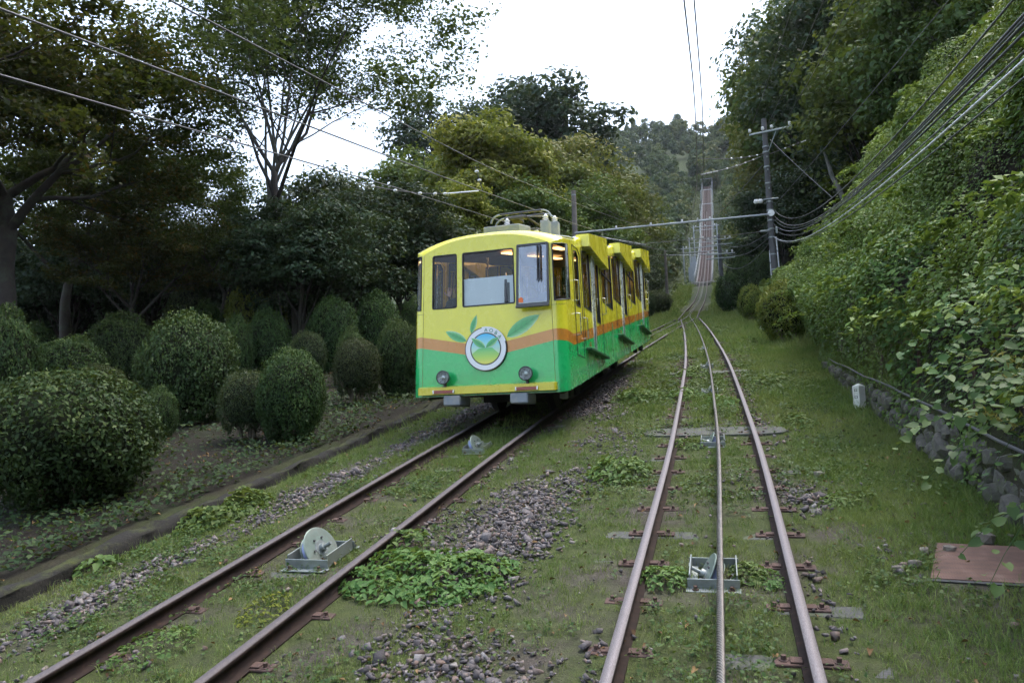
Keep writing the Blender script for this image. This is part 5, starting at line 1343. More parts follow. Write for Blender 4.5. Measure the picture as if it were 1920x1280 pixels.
# ------------------------------------------------------------------ bank vegetation on the right
def bank():
    r = np.random.default_rng(90)
    nb = 620; by = 2+r.random(nb)**1.15*46; bx = wallX(by)+.1+r.random(nb)*(crest(by)+1.2-wallX(by)); br_ = r.uniform(.45, 1.25, nb)*np.interp(by, [4, 40], [.75, 1.25]); bh = br_*r.uniform(.7, 1.35, nb); bc = r.normal(0, .15, nb); bs = r.choice([.55, .75, .9, 1.2], nb)*r.uniform(.9, 1.1, nb)
    def bush(X, Y):
        """height, tint and leaf scale of the bush standing at X, Y"""
        X = np.atleast_1d(X).astype(float); Y = np.atleast_1d(Y).astype(float); H = np.full(len(X), .12); I = np.zeros(len(X), int)
        for a in range(0, len(X), 8000):
            d2 = ((X[a:a+8000, None]-bx)**2*2.2+(Y[a:a+8000, None]-by)**2)/br_**2
            h = bh*np.sqrt(np.maximum(1-d2, 0)); j = h.argmax(1); m_ = h[np.arange(len(h)), j]
            H[a:a+8000] = np.maximum(m_, .12); I[a:a+8000] = j
        return H+.1*vnoise(X*2.6, Y*2.6, 19)+.1, bc[I], bs[I], (X-bx[I])/br_[I], (Y-by[I])/br_[I]
    lump = lambda X, Y: bush(X, Y)[0]
    parts = []
    bands = [(2.5, 6, 26000, .066), (6, 9.5, 52000, .07), (9.5, 16, 88000, .077), (16, 28, 66000, .1), (28, 46, 34000, .145)]
    for y0, y1, n, s in bands:
        Y = r.uniform(y0, y1, n); d = r.random(n)**.8*(crest(Y)+1.0-wallX(Y)); X = wallX(Y)+.12+d
        hgt, tint, lsz, gx, gy = bush(X, Y); hgt = np.maximum(hgt, .12)*sstep(-.1, .5, d)+.05
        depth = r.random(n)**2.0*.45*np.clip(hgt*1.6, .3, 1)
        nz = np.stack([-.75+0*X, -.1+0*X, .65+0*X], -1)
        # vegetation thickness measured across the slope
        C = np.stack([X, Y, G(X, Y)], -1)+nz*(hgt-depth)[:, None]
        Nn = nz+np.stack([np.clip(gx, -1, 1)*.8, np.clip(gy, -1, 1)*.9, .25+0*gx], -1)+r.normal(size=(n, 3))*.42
        cv = np.clip(.22+.42*(hgt-.45)-depth*1.0+tint+.2*vnoise(X*.8, Y*.8, 44)+r.normal(0, .15, n)+.14*sstep(4, 9, X), 0, 1)  # leaf colour darkens with depth and in hollows to suggest shade
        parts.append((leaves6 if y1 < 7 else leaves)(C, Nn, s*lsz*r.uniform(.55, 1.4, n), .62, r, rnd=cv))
    # sprays arching out over the wall
    for k in range(150):
        y = r.uniform(3, 34); x0 = wallX(y)+r.uniform(.3, 3.5); h = max(float(lump(np.array([x0]), np.array([y]))[0]), .2)
        c = np.array((x0, y, float(G(x0, y))))+np.array((-.7, 0, .7))*h; L = r.uniform(.4, 1.0); a = r.uniform(-1, 1)
        t = np.linspace(0, 1, 26); dirv = np.array((-.8, a*.6, .35))
        pts = c+t[:, None]*dirv*L+np.array((0, 0, -.5*L))*t[:, None]**2
        pts = np.repeat(pts, 2, 0)+r.normal(0, .035, (52, 3))
        parts.append(leaves(pts, np.array((-.3, 0, 1.0))+r.normal(size=(52, 3))*.4, .09*r.uniform(.7, 1.5, 52), .6, r, rnd=np.clip(r.normal(.7, .15, 52), 0, 1)))
    # creepers hanging down the stone face
    n = 9000; Y = r.uniform(2.5, 21, n); k = r.random(n) < np.clip(.35+1.3*fbm(Y*.8, Y*0, 57), .05, 1); Y = Y[k]; n = len(Y)
    u = r.random(n); C = np.stack([wallX(Y)-.03-.06*r.random(n)+.12*u, Y, P(Y)-.12+u**.8*(wallH(Y)+.25)], -1)
    parts.append(leaves(C, np.array((-1, -.3, .6))+r.normal(size=(n, 3))*.4, .06*r.uniform(.5, 1.3, n), .6, r, rnd=np.clip(r.normal(.3, .18, n), 0, 1)))
    V, F, R_ = cat(parts)
    tag(obj('bank_undergrowth', bulk_mesh('bank_undergrowth', V, F, MAT['leaf_bank'], rnd=R_)), 'dense green undergrowth covering the right bank', 'undergrowth', kind='stuff')
    # bamboo grass blades at the crest
    parts = []
    n = 9000; Y = r.uniform(6, 24, n); X = crest(Y)+r.normal(-.3, .8, n); h = r.uniform(.3, 1.3, n)
    C = np.stack([X, Y, G(X, Y)], -1)+np.array((-.6, 0, .6))*h[:, None]
    Nn = np.stack([-.4+r.normal(0, .5, n), r.normal(0, .5, n), np.full(n, .7)], -1)
    V, F, R_ = leaves(C, Nn, r.uniform(.2, .38, n), .16, r, rnd=np.clip(r.normal(.75, .2, n), 0, 1))
    tag(obj('bamboo_grass', bulk_mesh('bamboo_grass', V, F, MAT['leaf_bank'], rnd=R_)), 'tufts of bright bamboo grass along the top of the right bank', 'bamboo grass', kind='stuff')
bank()
def knotweed(label, px, py, Y, nst, seed, L=1.5):
    r = np.random.default_rng(seed); o = at(px, py, Y); root = empty('knotweed_bush', tuple(o), 0, label, 'shrub', 'flowering big leaved bushes on the right bank')
    st = []; lv = []; fl = []
    for s in range(nst):
        d = np.array((-.9+r.normal(0, .18), r.normal(-.25, .3), r.normal(.0, .16))); d /= np.linalg.norm(d); l = L*r.uniform(.6, 1.1); b0 = np.array((.9, .1, -.25))*L*.7+r.normal(0, .2, 3)*np.array((1, 1.6, 1.3))
        t = np.linspace(0, 1, 9); pts = b0+t[:, None]*d*l+np.array((0, 0, .35*l))*(t*(1-t)*2)[:, None]-np.array((0, 0, .3*l))*(t**2)[:, None]
        st.append(tube_arrays(pts, np.linspace(.006, .002, 9), 4))
        k = 22; ti = np.linspace(.05, 1, k); pp = np.array([[np.interp(x, t, pts[:, j]) for j in range(3)] for x in ti])
        side = np.where(np.arange(k) % 2 == 0, 1, -1)[:, None]*np.cross(d, (0, 0, 1))
        C = pp+side*.07+np.array((0, 0, .0))
        lv.append(leaves6(C, side*.35+np.array((-.25, -.45, .9))+r.normal(size=(k, 3))*.3, 0.075*r.uniform(.6, 1.2, k), .85, r, fold=.1, heart=True))
        m_ = 40; q = np.repeat(pp, 5, 0)[:m_]; m_ = len(q); C = q+r.normal(0, .02, (m_, 3))+np.array((0, 0, .03))
        fl.append(leaves(C, r.normal(size=(m_, 3)), .07*r.uniform(.6, 1.3, m_), .2, r))
    for nm, pr, mt in (('stem', st, 'leaf_ground'), ('leaves', lv, 'leaf_broad'), ('flower_spray', fl, 'tassel')):
        V, F, R_ = cat(pr); tag(obj(nm, bulk_mesh(nm, V, F, MAT[mt], rnd=R_), root), kind='stuff')
knotweed('big heart shaped leaves and drooping flower sprays lowest at the right edge', 1880, 690, 5.6, 16, 1, 1.1)
knotweed('flowering bush with large leaves above the wire fence at right', 1800, 600, 7.4, 16, 2, 1.3)
knotweed('flowering bush highest on the right picture edge', 1890, 480, 8.0, 14, 3, 1.4)
knotweed('pale flowering spray farther left on the bank', 1740, 560, 11.0, 12, 4, 1.3)

# ------------------------------------------------------------------ ballast, grass, weeds
def gravel_mask(X, Y):
    n = fbm(X*.9, Y*.7, 31, 3)
    m = np.exp(-((X+1.85+.25*vnoise(Y*.5, 1, 3))/.62)**2)*sstep(15.5, 12, Y)*.98
    m = np.maximum(m, np.exp(-((X+5.2-.03*(Y-6))/.28)**2)*1.25*(.55+.6*sstep(-.5, .3, vnoise(Y*.45, 7, 8))))
    m = np.maximum(m, np.exp(-((X+2.55)/.5)**2)*sstep(13, 14, Y)*sstep(22, 17, Y))
    m = np.maximum(m, .95*np.exp(-(((X-1.25)/.28)**2+((Y-6.6)/.6)**2)))
    m = np.maximum(m, .8*np.exp(-(((X-.75)/.3)**2+((Y-8.3)/.7)**2)))
    for s in (-1, 1): m = np.maximum(m, .42*np.exp(-((np.abs(X-trackX(Y, s))-GAU-.17)/.13)**2))
    plate = (X > 1.36) & (X < 2.4) & (Y > 6.1) & (Y < 7.05)
    return np.where(plate, 0, np.clip(m*(.8+.5*n)+.42*n-.06, 0.035, 1.1))
def near_track(X, Y):              # 0 on the rails themselves
    k = np.where((X > 1.4+.3*(Y-6.3)*(Y > 6.3)) & (X < 2.4) & (Y > 6.14) & (Y < 7.0), 0.0, 1.0)
    for s in (-1, 1): k = k*sstep(.05, .12, np.abs(np.abs(X-trackX(Y, s))-GAU))
    return k
def ballast():
    r = np.random.default_rng(101)
    B = np.array([(x, y, z) for x in (-1, 1) for y in (-1, 1) for z in (-1, 1)], float)*.8      # angular crushed stone: battered eight-cornered chunks
    Fi = np.array([(0, 1, 3), (0, 3, 2), (4, 6, 7), (4, 7, 5), (0, 4, 5), (0, 5, 1), (2, 3, 7), (2, 7, 6), (0, 2, 6), (0, 6, 4), (1, 5, 7), (1, 7, 3)])
    N0 = 300000; Y = 2.6+(r.random(N0)**1.5)*21; X = r.uniform(-6.0, 2.3, N0)
    k = r.random(N0) < gravel_mask(X, Y)**1.6*near_track(X, Y)*np.interp(Y, [3, 10, 24], [.8, .55, .3])
    X, Y = X[k][:40000], Y[k][:40000]; n = len(X)
    s = r.lognormal(-3.88, .4, n)*np.interp(Y, [3, 24], [1, 1.45])
    A = r.normal(size=(n, 3, 3)); Q, _ = np.linalg.qr(A)
    sc = np.stack([s*r.uniform(.8, 1.3, n), s*r.uniform(.6, 1.0, n), s*r.uniform(.32, .62, n)], -1)
    J = r.uniform(.3, 1.2, (n, len(B), 3))
    V = (B[None]*J*sc[:, None, :]); V = np.einsum('nij,nkj->nki', Q, V); V[:, :, 2] *= .8
    C = np.stack([X, Y, G(X, Y)+s*.12+r.random(n)**3*.03], -1)
    V = (V+C[:, None]).reshape(-1, 3); F = (Fi[None]+(np.arange(n)*len(B))[:, None, None]).reshape(-1, 3)
    m, nt, N, L, out = M_('ballast_stone')
    b = N.new('ShaderNodeBsdfPrincipled'); L.new(b.outputs[0], out.inputs[0])
    a = N.new('ShaderNodeAttribute'); a.attribute_name = 'rnd'
    c = ramp(nt, a.outputs['Fac'], [(0, (0.06, 0.053, 0.057)), (.35, (0.105, 0.09, 0.092)), (.62, (0.155, 0.142, 0.15)), (.82, (0.18, 0.12, 0.095)), (1, (0.27, 0.255, 0.25))])
    c = mixc(nt, ramp(nt, noise(nt, 35, 5, .7), [(.4, (0, 0, 0)), (.75, (.6, .6, .6))]), c, (0.06, 0.055, 0.05))
    L.new(c, b.inputs['Base Color']); b.inputs['Roughness'].default_value = .85
    bp = N.new('ShaderNodeBump'); bp.inputs['Strength'].default_value = .35; bp.inputs['Distance'].default_value = .01; L.new(noise(nt, 90, 3), bp.inputs['Height']); L.new(bp.outputs[0], b.inputs['Normal'])
    tag(obj('ballast', bulk_mesh('ballast', V, F, m, rnd=np.repeat(r.random(n), len(B)))), 'loose grey and brown track ballast stones', 'ballast', kind='stuff')
ballast()
def blades(X, Y, h, w, r, lean=.5, seg=True):
    n = len(X); a = r.uniform(0, 2*pi, n); bx = np.cos(a)*w; by = np.sin(a)*w
    ld = r.normal(0, lean, (n, 2))*h[:, None]; Z = G(X, Y)-.01
    b0 = np.stack([X-bx, Y-by, Z], -1); b1 = np.stack([X+bx, Y+by, Z], -1)
    tip = np.stack([X+ld[:, 0], Y+ld[:, 1], Z+h*(1-.35*np.minimum(1, (ld**2).sum(1)/(h**2+1e-6)))], -1)
    m0 = np.stack([X+ld[:, 0]*.35-bx*.7, Y+ld[:, 1]*.35-by*.7, Z+h*.62], -1); m1 = np.stack([X+ld[:, 0]*.35+bx*.7, Y+ld[:, 1]*.35+by*.7, Z+h*.62], -1)
    if not seg: return np.stack([b0, b1, tip], 1).reshape(-1, 3), np.arange(n*3).reshape(-1, 3)
    V = np.stack([b0, b1, m1, m0, tip], 1).reshape(-1, 3); i = np.arange(n)[:, None]*5
    F = np.concatenate([i+np.array([[0, 1, 2]]), i+np.array([[0, 2, 3]]), i+np.array([[3, 2, 4]])]); return V, F
def grass():
    r = np.random.default_rng(202); parts = []
    for (y0, y1, n, h0, w0, seg) in ((2.4, 6.5, 92000, .042, .0023, True), (6.5, 12, 120000, .052, .0036, False), (12, 24, 110000, .075, .007, False), (24, 60, 70000, .16, .02, False), (60, 125, 36000, .3, .06, False)):
        # tufts
        nt_ = n//4; tx = r.uniform(-6.0, 2.35 if y1 < 24 else 3.2, nt_); ty = r.uniform(y0, y1, nt_)
        gm = gravel_mask(tx, ty) if y1 <= 24 else 0*tx
        dens = np.clip(1.05-.95*gm, 0.05, 1)*near_track(tx, ty)*np.clip(.65+.9*fbm(tx*1.4, ty*1.4, 61)+.35*sstep(.5, 1.2, tx), .08, 1)
        if y1 > 60: dens = dens*sstep(1.3, 1.7, np.abs(tx-mid(ty)))*sstep(-40, -5, tx)
        for s_, q0 in ((1, 1.9), (-1, 2.2)):
            ph = (ty-q0+.38) % .76-.38; dens = np.where((np.abs(ph) < .11) & (np.abs(tx-trackX(ty, s_)) < .95) & (ty < 24), dens*.3, dens)
            dens = np.where((np.abs(np.abs(tx-trackX(ty, s_))-GAU) < .19) & (ty < 24), dens*.35, dens)
        under = (np.abs(tx-CX-.036*(ty-CY)) < 1.3) & (ty > CY+.6) & (ty < CY+10)
        dens = np.where(under, dens*.15, dens)
        k = r.random(nt_) < dens; tx, ty = tx[k], ty[k]
        th = h0*np.exp(r.normal(0, .35, len(tx)))*(1+.9*sstep(.25, .6, fbm(tx*.6, ty*.6, 71))+.6*sstep(-5.7, -6.0, tx)+.35*sstep(.6, 1.2, tx)+.6*sstep(1.6, 2.2, tx))
        th *= np.where((np.abs(tx-trackX(ty, -1)) < 1.2) & (ty > 9.5) & (ty < 13), 1.7, 1)
        tv = np.clip(.36+.3*fbm(tx*.5, ty*.5, 81)+r.normal(0, .12, len(tx)), 0, 1)
        m_ = 8; X = np.repeat(tx, m_)+r.normal(0, .02*(1+w0*120), len(tx)*m_); Y = np.repeat(ty, m_)+r.normal(0, .02*(1+w0*120), len(tx)*m_)
        nt2 = near_track(X, Y) > .3; h = np.repeat(th, m_)*r.uniform(.45, 1.3, len(X))
        X, Y, h = X[nt2], Y[nt2], h[nt2]; rv = np.clip(np.repeat(tv, m_)[nt2]+r.normal(0, .16, len(X)), 0, 1)
        V, F = blades(X, Y, h, w0*r.uniform(.6, 1.4, len(X)), r, .55, seg)
        parts.append((V, F, np.repeat(rv, 5 if seg else 3)))
    V, F, R_ = cat(parts)
    tag(obj('grass', bulk_mesh('grass', V, F, MAT['grass'], rnd=R_)), 'short rough grass growing over the track bed and verges', 'grass', kind='stuff')
    # small broad-leaved weeds mixed into it
    n = 48000; X = r.uniform(-5.9, 2.2, n); Y = 2.6+r.random(n)**1.5*32
    dn = np.clip(fbm(X*.8, Y*.8, 91)*1.6+.25, .02, 1)*np.clip(1.05-.9*gravel_mask(X, Y), .06, 1)*near_track(X, Y)
    under = (np.abs(X-CX-.036*(Y-CY)) < 1.3) & (Y > CY+.6) & (Y < CY+10); dn = np.where(under, 0, dn)
    k = r.random(n) < dn; X, Y = X[k], Y[k]; m_ = 6; X = np.repeat(X, m_)+r.normal(0, .03, len(X)*m_); Y = np.repeat(Y, m_)+r.normal(0, .03, len(Y)*m_); n = len(X)
    C = np.stack([X, Y, G(X, Y)+r.uniform(.015, .075, n)], -1)
    V, F, R_ = leaves(C, np.array((0, -.1, 1.0))+r.normal(size=(n, 3))*.4, np.interp(Y, [3, 30], [.026, .075])*r.uniform(.6, 1.5, n), .65, r)
    tag(obj('low_weeds', bulk_mesh('low_weeds', V, F, MAT['leaf_ground'], rnd=R_)), 'small broad leaved weeds between the grass', 'weeds', kind='stuff')
    # ground cover of the shrub bed
    n = 76000; X = -6.3-r.random(n)**1.5*18; Y = 3+r.random(n)**1.2*31
    k = r.random(n) < np.clip(fbm(X*.5, Y*.5, 95)*1.8+.45, .04, 1); X, Y = X[k], Y[k]; n = len(X)
    C = np.stack([X, Y, G(X, Y)+r.uniform(.01, .18, n)], -1)
    V, F, R_ = leaves(C, np.array((.1, -.2, 1.0))+r.normal(size=(n, 3))*.45, np.interp(Y, [3, 34], [.06, .12])*r.uniform(.5, 1.4, n), .55, r)
    tag(obj('bed_ground_cover', bulk_mesh('bed_ground_cover', V, F, MAT['leaf_bed'], rnd=R_)), 'low leafy ground cover on the dark soil of the shrub bed', 'ground cover', kind='stuff')
grass()
def fallen_leaves():
    r = np.random.default_rng(303); n = 9000; X = r.uniform(-13, 2.35, n); Y = 2.6+r.random(n)**1.3*22
    k = (r.random(n) < np.where(X < -6.2, .35, .22+.5*sstep(1.4, 2.2, X))) & (np.abs(X-CX-.036*(Y-CY)) > 0) ; X, Y = X[k], Y[k]; n = len(X)
    C = np.stack([X, Y, G(X, Y)+.012+.02*r.random(n)], -1)
    V, F, R_ = leaves6(C, np.array((0, 0, 1.0))+r.normal(size=(n, 3))*.35, np.interp(Y, [3, 24], [.045, .085])*r.uniform(.6, 1.3, n), .6, r, fold=.25)
    m = leafmat('leaf_dead', G3((0.06, 0.035, 0.018), (0.13, 0.075, 0.035), (0.26, 0.17, 0.08)), .1, .8, .8)
    tag(obj('fallen_leaves', bulk_mesh('fallen_leaves', V, F, m, rnd=R_)), 'dry brown fallen leaves scattered over bed and verge', 'leaf litter', kind='stuff')
fallen_leaves()
def weed(label, x, y, rx, ry, h, n, seed, leaf=.07, mat='leaf_weed'):
    r = np.random.default_rng(seed); o = empty('weed_clump', (x, y, float(G(x, y))), 0, label, 'weeds', 'leafy weed clumps on the track bed')
    a = r.uniform(0, 2*pi, n); q = np.sqrt(r.random(n)); X = np.cos(a)*q*rx; Y = np.sin(a)*q*ry
    bump = (1-q**2)*.75+.25; nn = .7+.5*vnoise(X*5+seed, Y*5, seed)
    Zg = np.array(G(x+X, y+Y))-o.location.z
    Z = Zg+h*bump*nn*(1-.5*r.random(n)**2)
    C = np.stack([X, Y, Z], -1); N_ = np.stack([X/rx*.4, Y/ry*.4-.15, np.full(n, 1.0)], -1)+r.normal(size=(n, 3))*.3
    lv = leaves6(C, N_, leaf*r.uniform(.5, 1.3, n), .62, r, rnd=np.clip(.35+.4*(Z-Zg)/h+r.normal(0, .18, n), 0, 1), fold=.14)
    obj('leaves', bulk_mesh('leaves', lv[0], lv[1], MAT[mat], rnd=lv[2]), o)
    k = n//14; st = [tube_arrays([(X[i]*.85, Y[i]*.85, Zg[i]), (X[i], Y[i], Z[i])], [.004, .0025], 3) for i in range(k)]
    V, F, R_ = cat(st); tag(obj('stem', bulk_mesh('stem', V, F, MAT['leaf_ground'], rnd=R_), o), kind='stuff')
weed('large bright leafy weed patch spilling against the left track', -2.5, 6.05, .8, .62, .2, 1500, 1, .07)
weed('tuft of bright leaves climbing the rail beside the large weed patch', -3.0, 6.75, .25, .25, .28, 130, 2, .07)
weed('bright green weed patch between the kerb and the left track', -5.75, 7.75, .42, .7, .26, 700, 3, .085)
weed('weed patch beside the left rail of the right track', -1.3, 9.4, .42, .5, .26, 500, 4, .075)
weed('weed tuft left of the near roller in the right track', -.52, 6.1, .2, .26, .14, 260, 5, .05)
weed('weed tuft right of the near roller in the right track', .1, 6.25, .14, .24, .13, 170, 6, .045)
weed('small bright weed hugging the right rail next to the near roller', .27, 6.15, .1, .25, .12, 130, 7, .035)
weed('weed patch inside the right track behind the second roller', -.5, 11.0, .3, .3, .15, 240, 8, .055)
weed('round weed patch inside the right track beyond the concrete slab', -.05, 14.6, .35, .6, .2, 330, 9, .075)
weed('weed patch left inside the right track at the third roller', -.75, 15.6, .4, .6, .2, 330, 10, .075)
weed('weed patch beyond the left rail across from the car doors', -1.7, 15.6, .55, .7, .28, 420, 11, .085)
weed('weed clump on the right verge level with the concrete slab', 1.1, 12.4, .3, .4, .22, 260, 12, .075)
weed('weed clump on the right verge below the white boundary post', 1.05, 17.2, .5, .6, .26, 340, 13, .09)
weed('weed clump inside the right track near the fourth roller', -.75, 19.2, .4, .6, .26, 300, 14, .09)
weed('weed patch on the right verge beside the near ballast heap', 1.15, 8.3, .3, .35, .14, 300, 15, .05)
weed('small leafy plant at the foot of the kerb near the left edge', -5.95, 6.1, .2, .25, .2, 70, 16, .09)
weed('weeds at the bottom left inside the left track', -4.0, 4.6, .3, .35, .13, 260, 17, .04)
weed('yellowish weed clump inside the left track below the near roller', -3.55, 5.3, .18, .3, .12, 170, 18, .035, 'leaf_lime')
weed('leafy patch far up the verge just before the points', -.1, 36, .5, 1.6, .35, 340, 19, .14)
weed('weed patch along the far end of the right verge', .9, 27, .5, 1.2, .3, 340, 20, .12)
# loose bigger stones by the cover plate
MAT['loose_stone'] = solid('loose_stone', (0.17, 0.15, 0.13), .9, var=.4, nscale=14, bump=.5, bscale=40)
for i, (x, y, s, lab) in enumerate([(1.66, 6.85, .05, 'brown stone lying on the corner of the rusty cover plate'), (2.0, 7.1, .1, 'flat brown stone behind the rusty cover plate'), (1.34, 6.55, .06, 'grey block stone left of the rusty cover plate'), (1.2, 6.45, .05, 'smaller brown stone next to the grey block stone'), (1.48, 6.85, .055, 'bluish grey stone at the upper corner of the cover plate'), (1.0, 9.3, .07, 'single dark stone in the grass right of the track')]):
    o = obj('loose_stone', stone_mesh(300+i, s, s*.75, s*.6, MAT['loose_stone'], 'loose_stone'), None, (x, y, float(G(x, y))+s*.35+(.02 if i == 0 else 0))); o.rotation_euler = (.1, .1, i*1.1); tag(o, lab, 'stone')
MAT['pale_steel'] = solid('pale_steel', (0.36, 0.39, 0.42), .6, var=.12, nscale=3)
# ------------------------------------------------------------------ poles and overhead line
def band(mb, x, y, z, r): mb.lathe([(r+.012, -.035), (r+.016, -.02), (r+.016, .02), (r+.012, .035)], 12, None, (x, y, z))
def pin_insulator(parent, x, y, z, s=1.0):
    mb = MB(); mb.lathe([(0, 0), (.03*s, 0), (.07*s, .05*s), (.07*s, .07*s), (.045*s, .09*s), (.06*s, .12*s), (.05*s, .15*s), (0, .17*s)], 10, None, (x, y, z)); return mb.build('insulator', MAT['porcelain'], parent, smooth=True)
def pole(name, label, x, y, h, r0, r1, mat='pole', z=None):
    zb = float(G(x, y)) if z is None else z
    o = empty(name, (x, y, zb), 0, label, 'pole')
    mb = MB(); mb.tube([(0, 0, -.5), (0, 0, h*.5), (0, 0, h)], [r0, (r0+r1)/2, r1], 12); mb.build('shaft', MAT[mat], o, smooth=True, angle=50); return o
PY = 40.0; PX = 2.85; ZP = float(P(PY))
gz = float(G(PX, PY)); PH_ = ZP+10.75-gz
UP = pole('utility_pole', 'tall dark utility pole with crossarm and many cables at right', PX, PY, PH_, .19, .13)
k0 = ZP-gz
mb = MB(); mb.bbox((.25, -.15, k0+10.0), (2.1, .09, .09), .01, Matrix.Rotation(radians(-5), 4, 'Y')); mb.build('crossarm', MAT['galv'], UP)
mb = MB(); mb.tube([(.55, -.15, k0+9.95), (.12, -.14, k0+8.9)], .025, 5); mb.build('arm_brace', MAT['galv'], UP)
for x in (-.75, -.1, .35, 1.25): pin_insulator(UP, x, -.15, k0+10.08+.085*x*.9, 1.3)
for z in (9.2, 8.9, 8.1, 7.2, 6.2, 5.75, 5.5, 5.2, 4.75, 4.3, 3.4, 2.6):
    mb = MB(); band(mb, 0, 0, k0+z, .165); mb.build('steel_band', MAT['galv'], UP, smooth=True)
for z in (7.9, 8.6, 6.9, 5.4): mb = MB(); mb.bbox((.02, -.2, k0+z), (.06, .06, .08), .01); mb.build('bracket', MAT['galv'], UP)
mb = MB(); mb.tube([(-.15, -.1, k0+6.35), (-.55, -.12, k0+6.3)], .025, 5).bbox((.1, -.15, k0+6.33), (.7, .06, .06), .01); mb.build('lamp_arm', MAT['galv'], UP)
for x in (-.45, -.66):
    mb = MB(); mb.lathe([(0, -.13), (.1, -.1), (.14, 0), (.1, .1), (0, .13)], 14, None, (x, -.15, k0+6.25)); mb.build('lamp_globe', MAT['porcelain'], UP, smooth=True)
mb = MB(); mb.lathe([(0, -.05), (.17, -.04), (.17, .04), (0, .05)], 16, Matrix.Rotation(radians(90), 4, 'X'), (.03, -.2, k0+5.55)); mb.build('reel_insulator', MAT['porcelain'], UP, smooth=True, angle=40)
mb = MB(); mb.tube([(.28, -.1, k0+.8), (.2, -.12, k0+4.3)], .035, 6); mb.tube([(-.16, -.12, k0+.8), (-.17, -.1, k0+3.6)], .025, 6); mb.build('cable_duct', MAT['alu'], UP, smooth=True)
mb = MB(); mb.bbox((-.3, -.1, k0+4.65), (.5, .1, .1), .01).bbox((.25, -.1, k0+4.65), (.1, .12, .35), .01); mb.build('junction_box', MAT['galv'], UP)
LP = pole('support_pole', 'slim grey pole standing behind the car roof', -7.3, 39, float(P(39))+7.85-float(G(-7.3, 39)), .17, .13, 'pole_wood')
mb = MB(); band(mb, 0, 0, 7.6, .12); mb.build('steel_band', MAT['galv'], LP)
c = at(1247, 470, 70); LP2 = pole('support_pole', 'thin dark pole behind the tail of the car', float(c[0]), 70, float(c[2])-float(G(c[0], 70)), .16, .12, 'pole_wood')
for (px, top, Y, lab) in ((1346, 440, 66, 'right one of the twin dark poles beside the viaduct foot'), (1337, 470, 60, 'left shorter one of the twin dark poles beside the viaduct foot')):
    c = at(px, top, Y); X = max(float(c[0]), .35); o = pole('support_pole', lab, X, Y, float(c[2])-float(G(X, Y)), .17, .12)
    for z in (.86, .93): mb = MB(); mb.bbox((.0, -.15, (float(c[2])-float(G(X, Y)))*z), (2.2, .08, .08), .01); mb.build('crossarm', MAT['galv'], o)
    for x in (-.9, .9, .5): pin_insulator(o, x, -.15, (float(c[2])-float(G(X, Y)))*.93+.05, 1.3)

WD = .011
def wire(label, pts, r=WD, mat='wire', sag=0.0, name='overhead_wire', sub=12):
    p = np.array(pts, float)
    if len(p) == 2:
        t = np.linspace(0, 1, sub*2); p = p[0]+(p[1]-p[0])*t[:, None]-np.array((0, 0, sag))*(4*t*(1-t))[:, None]
    V, F = tube_arrays(p, r, 6); o = obj(name, bulk_mesh(name, V, F, MAT[mat], smooth=True)); return tag(o, label, 'wire')
def curve3(a, b, c, n=30):          # quadratic through three points
    a, b, c = map(np.array, (a, b, c)); t = np.linspace(0, 1, n)[:, None]
    ctrl = 2*b-(a+c)/2; return (1-t)**2*a+2*t*(1-t)*ctrl+t**2*c
# span bar between the two poles
sb0 = np.array((PX, PY-.2, ZP+5.5)); sb1 = np.array((-7.3, 38.9, float(P(39))+5.45))
mb = MB(); mb.tube([sb0, sb1], .05, 8); SB = mb.build('span_bar', MAT['pale_steel'], None, smooth=True); tag(SB, 'long pale span bar carried across the line by the utility pole', 'bar')
for f in (.3, .36, .44, .6, .78):
    q = sb0+(sb1-sb0)*f; pin_insulator(SB, q[0], q[1], q[2]+.03, .9)
wire('thin stay wire below the pale span bar', [(PX, PY-.15, ZP+4.65), (-7.3, 38.9, float(P(39))+4.6)], .014, sag=.1)
# overhead wires of the two tracks follow the rails
def along(side, dx, h, y0, y1, label, r=WD, mat='wire', hf=None, step=1.5):
    ys = np.arange(y0, y1, step); hh = h if hf is None else hf(ys)
    return wire(label, np.stack([trackX(ys, side)+dx, ys, P(ys)+hh], -1), r, mat)
hang = lambda h, s: (lambda ys: h-s*(1-np.abs(np.cos(ys*pi/28)))+0*ys)
along(-1, 0, 0, -4, 39, 'upper carrying wire over the left track', .0075, 'wire', hf=lambda ys: np.interp(ys, [0, 12, 28, 39], [4.62, 4.48, 4.75, 5.3]))
along(-1, .0, 4.02, -4, 39, 'contact wire just above the folded pantograph', .0075, 'wire')
wire('lowest wire running to the front of the car roof cabinet', [(-3.74, -4, float(P(-4))+3.68), (-3.74, 3, float(P(3))+3.66), (-3.7, 8, float(P(8))+3.66), (-3.66, 12.7, float(P(12.7))+3.6)], .0065)
along(1, 0, 0, -4, 60, 'dark carrying wire high over the right track', .008, 'wire_dark', hf=lambda ys: np.interp(ys, [0, 8, 14, 30, 42, 60], [5.1, 4.95, 4.9, 5.2, 5.6, 5.6]))
along(1, .1, 0, -4, 60, 'second dark wire hung beside the one over the right track', .0065, 'wire_dark', hf=lambda ys: np.interp(ys, [0, 14, 42, 60], [4.9, 4.45, 4.6, 5.0]))
wire('dark wire bending from above the right track to the far gantry', [(float(trackX(y, 1))+.1-.02*y*0, y, float(P(y))+5.6) for y in np.arange(42, 120, 4)], .02, 'wire_dark')
